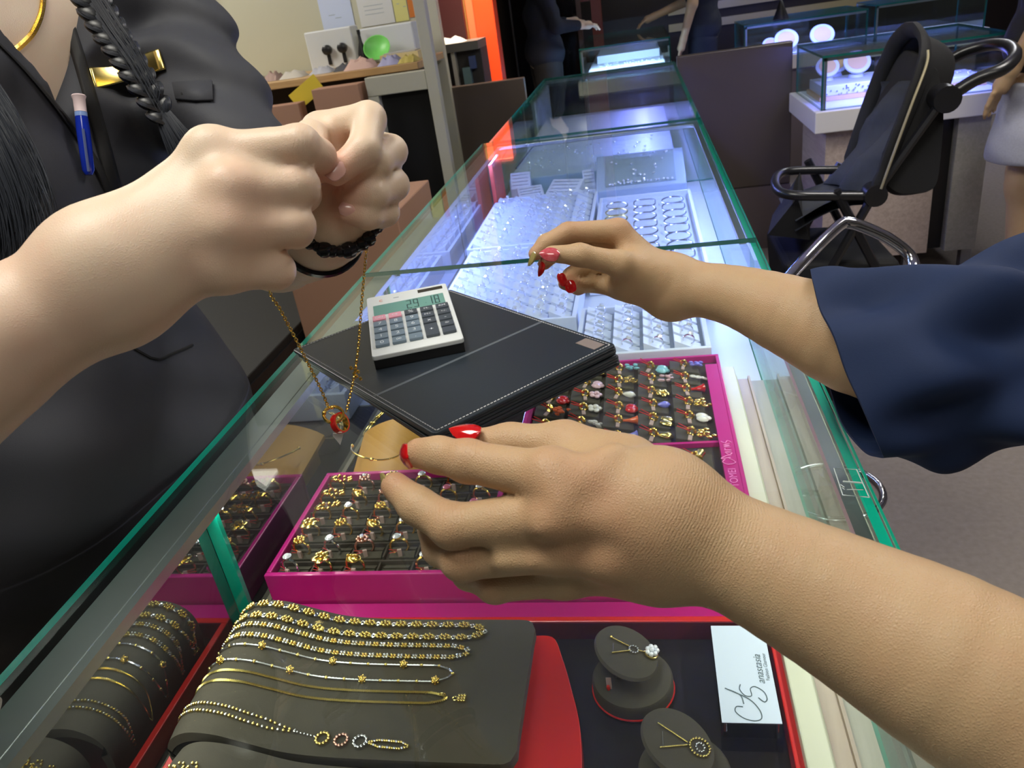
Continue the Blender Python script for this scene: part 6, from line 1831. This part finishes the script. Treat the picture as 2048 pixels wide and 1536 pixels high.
# far (right) hand
fI = [(-0.0281, 0.6804, 1.1305), (-0.0714, 0.6690, 1.1373), (-0.0904, 0.6567, 1.1325), (-0.1001, 0.6492, 1.1262)]
fM = [(-0.0251, 0.6896, 1.1135), (-0.0678, 0.6843, 1.1211), (-0.0868, 0.6677, 1.1189), (-0.0943, 0.6558, 1.1143)]
fR = [(-0.0264, 0.6860, 1.0957), (-0.0600, 0.6869, 1.1004), (-0.0724, 0.6637, 1.0982), (-0.0767, 0.6478, 1.0978)]
fP = [(-0.0303, 0.6765, 1.0787), (-0.0563, 0.6762, 1.0845), (-0.0665, 0.6572, 1.0896), (-0.0713, 0.6444, 1.0957)]
fT = [(-0.0026, 0.6611, 1.0928), (-0.0273, 0.6458, 1.1115), (-0.0599, 0.6369, 1.1256), (-0.0838, 0.6320, 1.1304)]
fW = [(0.0197, 0.6698, 1.0782), (0.0691, 0.6536, 1.0706), (0.1179, 0.6228, 1.0570), (0.1746, 0.5956, 1.0356), (0.2761, 0.6057, 1.0131)]
cRS = (0.53, 0.46, 1.30); cLS = (0.44, 0.12, 1.30)


def cust_f(P):
    return boxed(P, cust_hands, (-.17, .2, .93), (.36, .80, 1.25))


def cust_hands(P):
    # near arm and hand
    d = achain(P, nW, [.0258, .0278, .0335, .040, .042])
    d = smin(d, _cone(P, (-0.0009, 0.3092, 1.1029), (-0.0035, 0.3089, 1.0742), .025, .022), .02)
    pal = None
    for q, r0, r1 in ((nI, .021, .0125), (nM, .020, .0120), (nR, .019, .0115), (nP, .019, .0115)):
        e = _cone(P, ((-0.0105, 0.3128, 1.1006), (-0.0097, 0.3079, 1.0952), (-0.0104, 0.3083, 1.0827), (-0.0123, 0.3111, 1.0710))[(nI, nM, nR, nP).index(q)], q[0], r0, r1)
        pal = e if pal is None else smin(pal, e, .009)
    pal = smin(pal, _ell(P, (-0.0394, 0.3311, 1.0882), (.036, .026, .030)), .018)
    d = smin(d, pal, .02)
    d = smin(d, chain(P, nT, [.018, .0120, .0100, .0078], .007), .014)
    fg = None
    for q, rr in ((nI, [.0125, .0105, .0095, .0082]), (nM, [.0125, .0110, .0098, .0078]), (nR, [.0120, .0106, .0092, .0080]), (nP, [.0112, .0092, .0080, .0070])):
        e = chain(P, q, rr, .004); e = smin(e, _ell(P, q[1], (rr[1] * 1.03,) * 3), .003)
        fg = e if fg is None else smin(fg, e, .0012)
    d = smin(d, fg, .007)
    for q, a in ((nI, .0128), (nM, .0122), (nR, .0112)): d = smin(d, _ell(P, np.array(q[0]) + np.array([0, -.001, .002]), (a,) * 3), .006)
    # tendons, styloid bump
    d = smin(d, _cone(P, (-0.0473, 0.2928, 1.1195), (-0.0239, 0.3148, 1.1303), .0045, .003), .014)
    d = smin(d, _cone(P, (-0.0795, 0.2924, 1.0850), (-0.0302, 0.2899, 1.0885), .0040, .004), .012)
    d = smin(d, _cone(P, (-0.0559, 0.2864, 1.1103), (-0.0194, 0.2957, 1.1078), .0035, .003), .012)
    d = smin(d, _ell(P, (-0.0302, 0.2932, 1.0839), (.010, .010, .008)), .012)
    # far arm and hand
    l = achain(P, fW, [.0225, .0262, .0345, .040, .038])
    l = smin(l, _cone(P, (0.0172, 0.6735, 1.0866), (0.0160, 0.6683, 1.0656), .019, .018), .015)
    pm = None
    for q, r1 in ((fI, .0108), (fM, .0110), (fR, .0108), (fP, .0100)):
        e = _cone(P, (0.0101, 0.6726, 1.0766), q[0], .019, r1); pm = e if pm is None else smin(pm, e, .010)
    pm = smin(pm, _ell(P, (-0.0180, 0.6631, 1.0921), (.022, .018, .022)), .015)
    l = smin(l, pm, .015)
    l = smin(l, chain(P, fT, [.0165, .0112, .0092, .0072], .006), .010)
    fl = None
    for q, rr in ((fI, [.0108, .0088, .0080, .0062]), (fM, [.0108, .0086, .0076, .0060]), (fR, [.0105, .0084, .0078, .0066]), (fP, [.0095, .0076, .0070, .0062])):
        e = chain(P, q, rr, .003); fl = e if fl is None else smin(fl, e, .0007)
    l = smin(l, fl, .005)
    return np.minimum(d, l)


def cust_body(P):
    d = cust_f(P)
    # hidden rest of the body, off to the right of the photo
    t = smin(_cone(P, (.57, .36, 1.22), (.53, .22, 1.22), .10, .10), _cone(P, (.58, .36, .92), (.56, .22, .92), .125, .125), .2)
    t = smin(t, _cone(P, fW[-1], cRS, .038, .045), .01)
    t = smin(t, _cone(P, nW[-1], cLS, .045, .055), .03)
    t = smin(t, _cone(P, cRS, (.56, .33, 1.34), .05, .06), .08); t = smin(t, _cone(P, cLS, (.54, .25, 1.34), .05, .06), .08)
    t = smin(t, _cone(P, (.56, .29, 1.36), (.55, .29, 1.50), .052, .05), .05)
    t = smin(t, _ell(P, (.545, .29, 1.62), (.092, .078, .115)), .04)
    t = smin(t, _ell(P, (.452, .29, 1.605), (.016, .010, .020)), .012)
    for s in (-1, 1): t = smin(t, _cone(P, (.59, .29 + s * .09, .80), (.60, .29 + s * .09, .08), .08, .05), .05)
    return smin(d, t, .012)


def cust_tint(P):
    return .5 * G(P, [q[1] for q in (nI, nM, nR, nP)], .012) + .6 * G(P, [q[3] for q in (nI, nM, nT)], .012) + .7 * G(P, [q[3] for q in (fI, fM, fR, fP)], .010) + .5 * G(P, [fI[0], fI[1], fM[0]], .014) + .35 * G(P, [(-0.0438, 0.2957, 1.1215), (-0.0201, 0.2891, 1.0984), (-0.0438, 0.2960, 1.0995)], .022)


polygonise(cust_body, (-0.16, 0.10, 0.05), (0.74, 0.86, 1.80), .0023, 'body', SKT, CU, cust_tint, 1)
# nails
RN = mat('red_nail_lacquer', (0.55, 0.006, 0.008), .06, coat=1.0)
GN = mat('glitter_red_nail', (0.45, 0.01, 0.02), .1, coat=1.0, noise=(500, .5, (.62, .16, .2)))
YN = mat('gold_green_nail', (0.28, 0.23, 0.08), .2, coat=.8)
UPV = Vector((.05, -.55, .83))
nail((-0.1067, 0.3581, 1.1218), Vector((-0.1201, 0.3692, 1.1183)) - Vector((-0.0979, 0.3628, 1.1188)), Vector((.05, -.25, .97)), .0062, .0100, RN, CU, point=True)
nail((-0.1350, 0.3320, 1.1221), Vector((-0.1392, 0.3373, 1.1196)) - Vector((-0.1307, 0.3251, 1.1258)), Vector((-.85, -.50, .1)), .0068, .0080, RN, CU)
nail((-0.1470, 0.3261, 1.1076), Vector((-0.1493, 0.3306, 1.1107)) - Vector((-0.1442, 0.3200, 1.1035)), Vector((-.95, -.3, .1)), .0062, .0085, YN, CU, point=True)
nail((-0.0839, 0.6233, 1.1336), Vector((-0.0935, 0.6232, 1.1350)) - Vector((-0.0762, 0.6254, 1.1322)), Vector((.05, -.75, .65)), .0062, .0088, GN, CU, point=True)
nail((-0.1032, 0.6431, 1.1245), Vector((-0.1062, 0.6411, 1.1195)) - Vector((-0.0996, 0.6430, 1.1318)), Vector((-.9, -.35, .2)), .0048, .0070, YN, CU, point=True)
nail((-0.0973, 0.6485, 1.1124), Vector((-0.0986, 0.6473, 1.1083)) - Vector((-0.0947, 0.6496, 1.1201)), Vector((-.8, -.5, .2)), .0048, .0068, RN, CU, point=True)
nail((-0.0790, 0.6409, 1.1033), Vector((-0.0768, 0.6389, 1.0983)) - Vector((-0.0812, 0.6436, 1.1094)), Vector((-.55, -.8, .2)), .0048, .0062, RN, CU)
nail((-0.0710, 0.6376, 1.0978), Vector((-0.0700, 0.6359, 1.0941)) - Vector((-0.0720, 0.6396, 1.1022)), Vector((.1, -.9, .1)), .0048, .0060, RN, CU)

# navy top: the flared far sleeve is a loft, the rest an offset of the body
rings = [((0.1304, 0.6357, 1.0882), (0.1580, 0.5073, 0.9925), .044, -.026), ((0.1556, 0.6402, 1.0865), (0.1814, 0.5113, 0.9905), .052, -.012), ((0.1826, 0.6395, 1.0851), (0.2066, 0.5164, 0.9899), .060, 0), ((0.2170, 0.6390, 1.0809), (0.2354, 0.5219, 0.9887), .066, 0), ((0.2550, 0.6455, 1.0777), (0.2625, 0.5274, 0.9882), .070, 0), ((0.3016, 0.6576, 1.0820), (0.3014, 0.5416, 0.9885), .072, .0)]
rows = []
NS = 72


def sleeve_rows(extra=0.0):
    rws = []
    R_ = [(Vector(a), Vector(b), n, h) for a, b, n, h in rings]
    seqc = bez([tuple((a + b) / 2) for a, b, n, h in R_], 10); seqm = bez([tuple((a - b) / 2) for a, b, n, h in R_], 10)
    sn = bez([(n, h, 0) for a, b, n, h in R_], 10)
    for i, (c, m_) in enumerate(zip(seqc, seqm)):
        ax = (seqc[min(i + 1, len(seqc) - 1)] - seqc[max(i - 1, 0)]).normalized()
        dv = m_.cross(ax).normalized()
        if dv.dot(Vector(CAMP) - c) < 0: dv = -dv
        row = []
        for k in range(NS):
            th = 2 * pi * k / NS; u = i / (len(seqc) - 1); damp = .45 + .55 * abs(sin(th))
            f = .0070 * sin(3 * th + 6.5 * u + .6) + .0065 * sin(5 * th - 8 * u) + .0035 * sin(9 * th + 3 * u)
            f *= (.35 + 1.0 * min(1, u * 3)) * damp
            rad = 1 + (extra + f) / m_.length
            fr = max(0, sin(th))
            p = c + m_ * (cos(th) * rad) + dv * (sin(th) * (sn[i].x + extra + f)) + ax * (-sn[i].y * -1.0 * (-1) * fr * 0 + (sn[i].y) * fr)
            row.append(p)
        rws.append(row)
    # top end gathers into the upper arm
    e = Vector(cRS)
    last = rws[-1]; cc = seqc[-1]
    for s in range(1, 9):
        u = s / 8; rws.append([cc.lerp(e, u) + (p - cc) * (1 - .15 * u) * (1 + .04 * sin(9 * u + k)) for k, p in enumerate(last)])
    return rws


A_ = sleeve_rows(0); B__ = sleeve_rows(-.0022)
mb = MB(); mb.grid([r[::-1] for r in A_], closed_u=True); mb.grid(B__, closed_u=True); mb.grid([A_[0], B__[0]], closed_u=True)
o = mb.build('sleeve', NAVY, CU, wpos=True)
ss = o.modifiers.new('sub', 'SUBSURF'); ss.levels = 1; ss.render_levels = 1


def top_f(P):
    t = smin(_cone(P, (.57, .36, 1.22), (.53, .22, 1.22), .112, .112), _cone(P, (.58, .36, .80), (.56, .22, .80), .15, .15), .2)
    t = smin(t, _cone(P, np.array(fW[-1]) * .35 + np.array(cRS) * .65, cRS, .072, .07), .04)
    t = smin(t, _cone(P, np.array(nW[-1]) * .45 + np.array(cLS) * .55, cLS, .060, .068), .04)
    t = smin(t, _cone(P, cRS, (.56, .33, 1.34), .062, .07), .08); t = smin(t, _cone(P, cLS, (.54, .25, 1.34), .062, .07), .08)
    t = t + folds(P, .8)
    t = smax(t, -_cone(P, (.55, .29, 1.40), (.54, .29, 1.7), .075, .09), .01)
    return np.maximum(t, .72 - P[:, 2])


polygonise(top_f, (0.30, 0.0, 0.70), (0.78, 0.62, 1.46), .007, 'blouse', NAVY, CU, None, 1)
polygonise(lambda P: np.maximum(smin(_cone(P, (.59, .20, .70), (.60, .20, .06), .105, .07), _cone(P, (.59, .38, .70), (.60, .38, .06), .105, .07), .05), P[:, 2] - .75), (.44, .05, .03), (.76, .54, .80), .012, 'trousers', LAPEL, CU, None, 1)
for s in (-1, 1): MB().ball((.57, .29 + s * .09, .045), .05, 14, 8, sc=(2.2, .85, .85)).build('shoe', BLACKP, CU, wpos=True)
polygonise(lambda P: np.maximum(smin(_ell(P, (.57, .29, 1.645), (.105, .092, .115)), _ell(P, (.64, .29, 1.55), (.06, .08, .12)), .04), -_ell(P, (.48, .29, 1.60), (.075, .062, .095))), (.40, .15, 1.40), (.74, .43, 1.80), .006, 'hair_cap', HAIR, CU, None, 1)

# ---- people in the background --------------------------------------------
def figure(name_label, x, y, face, skin, shirt, bottom, kind, armpose, h=.007, H=1.62):
    """standing figure; face = heading angle; armpose = (shoulder-relative elbow, hand) for left and right"""
    t = thing('person', (x, y, 0), name_label, 'person', None, face)
    k = H / 1.65
    L = lambda p: (p[0] * k, p[1] * k, p[2] * k)
    sh = [(0, .18, 1.36), (0, -.18, 1.36)]
    arms = [[L(sh[i]), L(armpose[i][0]), L(armpose[i][1])] for i in (0, 1)]
    legs = [[L((0, s * .085, .86)), L((.01, s * .085, .48)), L((-.01, s * .085, .09))] for s in (1, -1)]

    def f(P):
        d = smin(_cone(P, L((0, .08, 1.20)), L((0, -.08, 1.20)), .10 * k, .10 * k), _cone(P, L((0, .06, .93)), L((0, -.06, .93)), .115 * k, .115 * k), .15)
        d = smin(d, _cone(P, L(sh[0]), L(sh[1]), .052, .052), .08)
        d = smin(d, _cone(P, L((0, 0, 1.38)), L((.01, 0, 1.47)), .055, .05), .04)
        d = smin(d, _ell(P, L((.015, 0, 1.55)), (.088, .074, .112)), .03)
        d = smin(d, _ell(P, L((.104, 0, 1.54)), (.015, .010, .02)), .01)
        for a in arms:
            d = smin(d, chain(P, a, [.046, .036, .024], .02), .03)
            hd = np.array(a[2]); dr = hd - np.array(a[1]); dr /= np.linalg.norm(dr); sd = np.cross(dr, [0, 0, 1]); sd /= np.linalg.norm(sd) + 1e-6
            d = smin(d, _cone(P, hd, hd + dr * .06, .024, .028), .015)
            for q in range(4): d = smin(d, chain(P, [hd + dr * .08 + sd * (q - 1.5) * .017, hd + dr * (.125 - .008 * abs(q - 1.3)) + sd * (q - 1.5) * .018 - np.array([0, 0, .012]), hd + dr * (.145 - .012 * abs(q - 1.3)) + sd * (q - 1.5) * .018 - np.array([0, 0, .032])], [.0095, .0085, .007], .003), .004)
            d = smin(d, chain(P, [hd + dr * .03 + sd * .028, hd + dr * .07 + sd * .052, hd + dr * .095 + sd * .05], [.012, .010, .008], .004), .008)
        for l in legs: d = smin(d, chain(P, l, [.085, .055, .038], .04), .05); d = smin(d, _cone(P, L((-.01, l[2][1] / k, .05)), L((.11, l[2][1] / k, .03)), .038, .03), .03)
        return d
    ext = [min(a[2][i] for a in arms) for i in (0, 1)]; exh = [max(a[2][i] for a in arms) for i in (0, 1)]
    lo = (min(-.18, ext[0] - .17), min(-.3, ext[1] - .17), -.005); hi = (max(.22, exh[0] + .19), max(.3, exh[1] + .17), 1.72 * k)
    polygonise(f, lo, hi, h, 'body', skin, t, lambda P: P[:, 0] * 0, 1, False)

    def g(P):
        d = smin(_cone(P, L((0, .08, 1.20)), L((0, -.08, 1.20)), .118 * k, .118 * k), _cone(P, L((0, .06, .95)), L((0, -.06, .95)), .135 * k, .135 * k), .15)
        d = smin(d, _cone(P, L(sh[0]), L(sh[1]), .066, .066), .08)
        for a in arms:
            e = np.array(a[1]); s_ = np.array(a[0]); w_ = np.array(a[2]) 
            if kind == 'long': d = smin(d, chain(P, [s_, e, e * .15 + w_ * .85], [.060, .052, .036], .02), .03)
            else: d = smin(d, chain(P, [s_, s_ * .45 + e * .55], [.06, .058], .02), .03)
        d = smax(d, -_cone(P, L((.01, 0, 1.40)), L((.03, 0, 1.7)), .07, .09), .01) + folds(P, .7)
        return np.maximum(d, (.84 if kind != 'long' else .80) * k - P[:, 2])
    polygonise(g, lo, (hi[0], hi[1], 1.5 * k), h, 'top', shirt, t, None, 1, False)

    def b_(P):
        if bottom[0] == 'skirt':
            d = smin(_cone(P, L((0, .05, .90)), L((0, -.05, .90)), .138 * k, .138 * k), _cone(P, L((0, .08, .60)), L((0, -.08, .60)), .148 * k, .148 * k), .2) + folds(P, .6)
            return smax(smax(d, .575 * k - P[:, 2], .004), P[:, 2] - .845 * k, .004)
        d = smin(chain(P, legs[0], [.105, .08, .065], .03), chain(P, legs[1], [.105, .08, .065], .03), .04)
        return smax(smax(d, .06 - P[:, 2], .004), P[:, 2] - .93 * k, .004)
    polygonise(b_, (-.2, -.26, .02), (.2, .26, .97 * k), h, bottom[0], bottom[1], t, None, 1, False)
    polygonise(lambda P: np.maximum(smin(_ell(P, L((-.01, 0, 1.575)), (.098, .086, .11)), _ell(P, L((-.06, 0, 1.46)), (.05, .07, .12)), .03), -_ell(P, L((.075, 0, 1.53)), (.07, .06, .09))), (-.18, -.12, 1.2 * k), (.12, .12, 1.74 * k), h, 'hair', HAIR, t, None, 1, False)
    for s in (1, -1): MB().ball((.04, s * .085 * k, .032), .045, 12, 7, sc=(2.6, .95, .7)).build('shoe', BLACKP, t)
    for s in (1, -1): MB().ball(L((.088, s * .032, 1.565)), .011, 10, 6).build('eye', mat('dark_eye', (.03, .02, .015), .2), t)
    MB().ball(L((.098, 0, 1.505)), .012, 10, 6, sc=(.5, 1.8, .5)).build('mouth', mat('lip', (.4, .1, .09), .4), t)
    return t


BLK = mat('black_jersey', (0.008, 0.008, 0.010), .8)
NVB = mat('dark_navy_cloth', (0.006, 0.009, 0.022), .8)
GRY = mat('grey_melange_cloth', (0.42, 0.43, 0.50), .85, noise=(160, .3), bump=(500, .3, .001))
figure('person in black top and light grey skirt standing right of the stroller handle', 1.37, 3.10, radians(158), SKT, BLK, ('skirt', GRY), 'short', (((-.02, -.0, 0) and (.02, .24, 1.08), (.10, .20, .90)), ((.04, -.24, 1.10), (.20, -.26, 1.22))))
figure('person in dark navy clothes leaning an arm over the far glass case', 0.46, 6.30, radians(172), SKT, NVB, ('trousers', NVB), 'short', (((.05, .25, 1.12), (.12, .24, .90)), ((.12, -.20, 1.13), (.36, -.14, 1.06))))
figure('person in black standing on the seller side of the far glass case', -0.66, 5.95, radians(15), SKP, NVB, ('trousers', BLK), 'long', (((.05, .24, 1.12), (.22, .20, 1.12)), ((.06, -.24, 1.12), (.24, -.20, 1.10))))
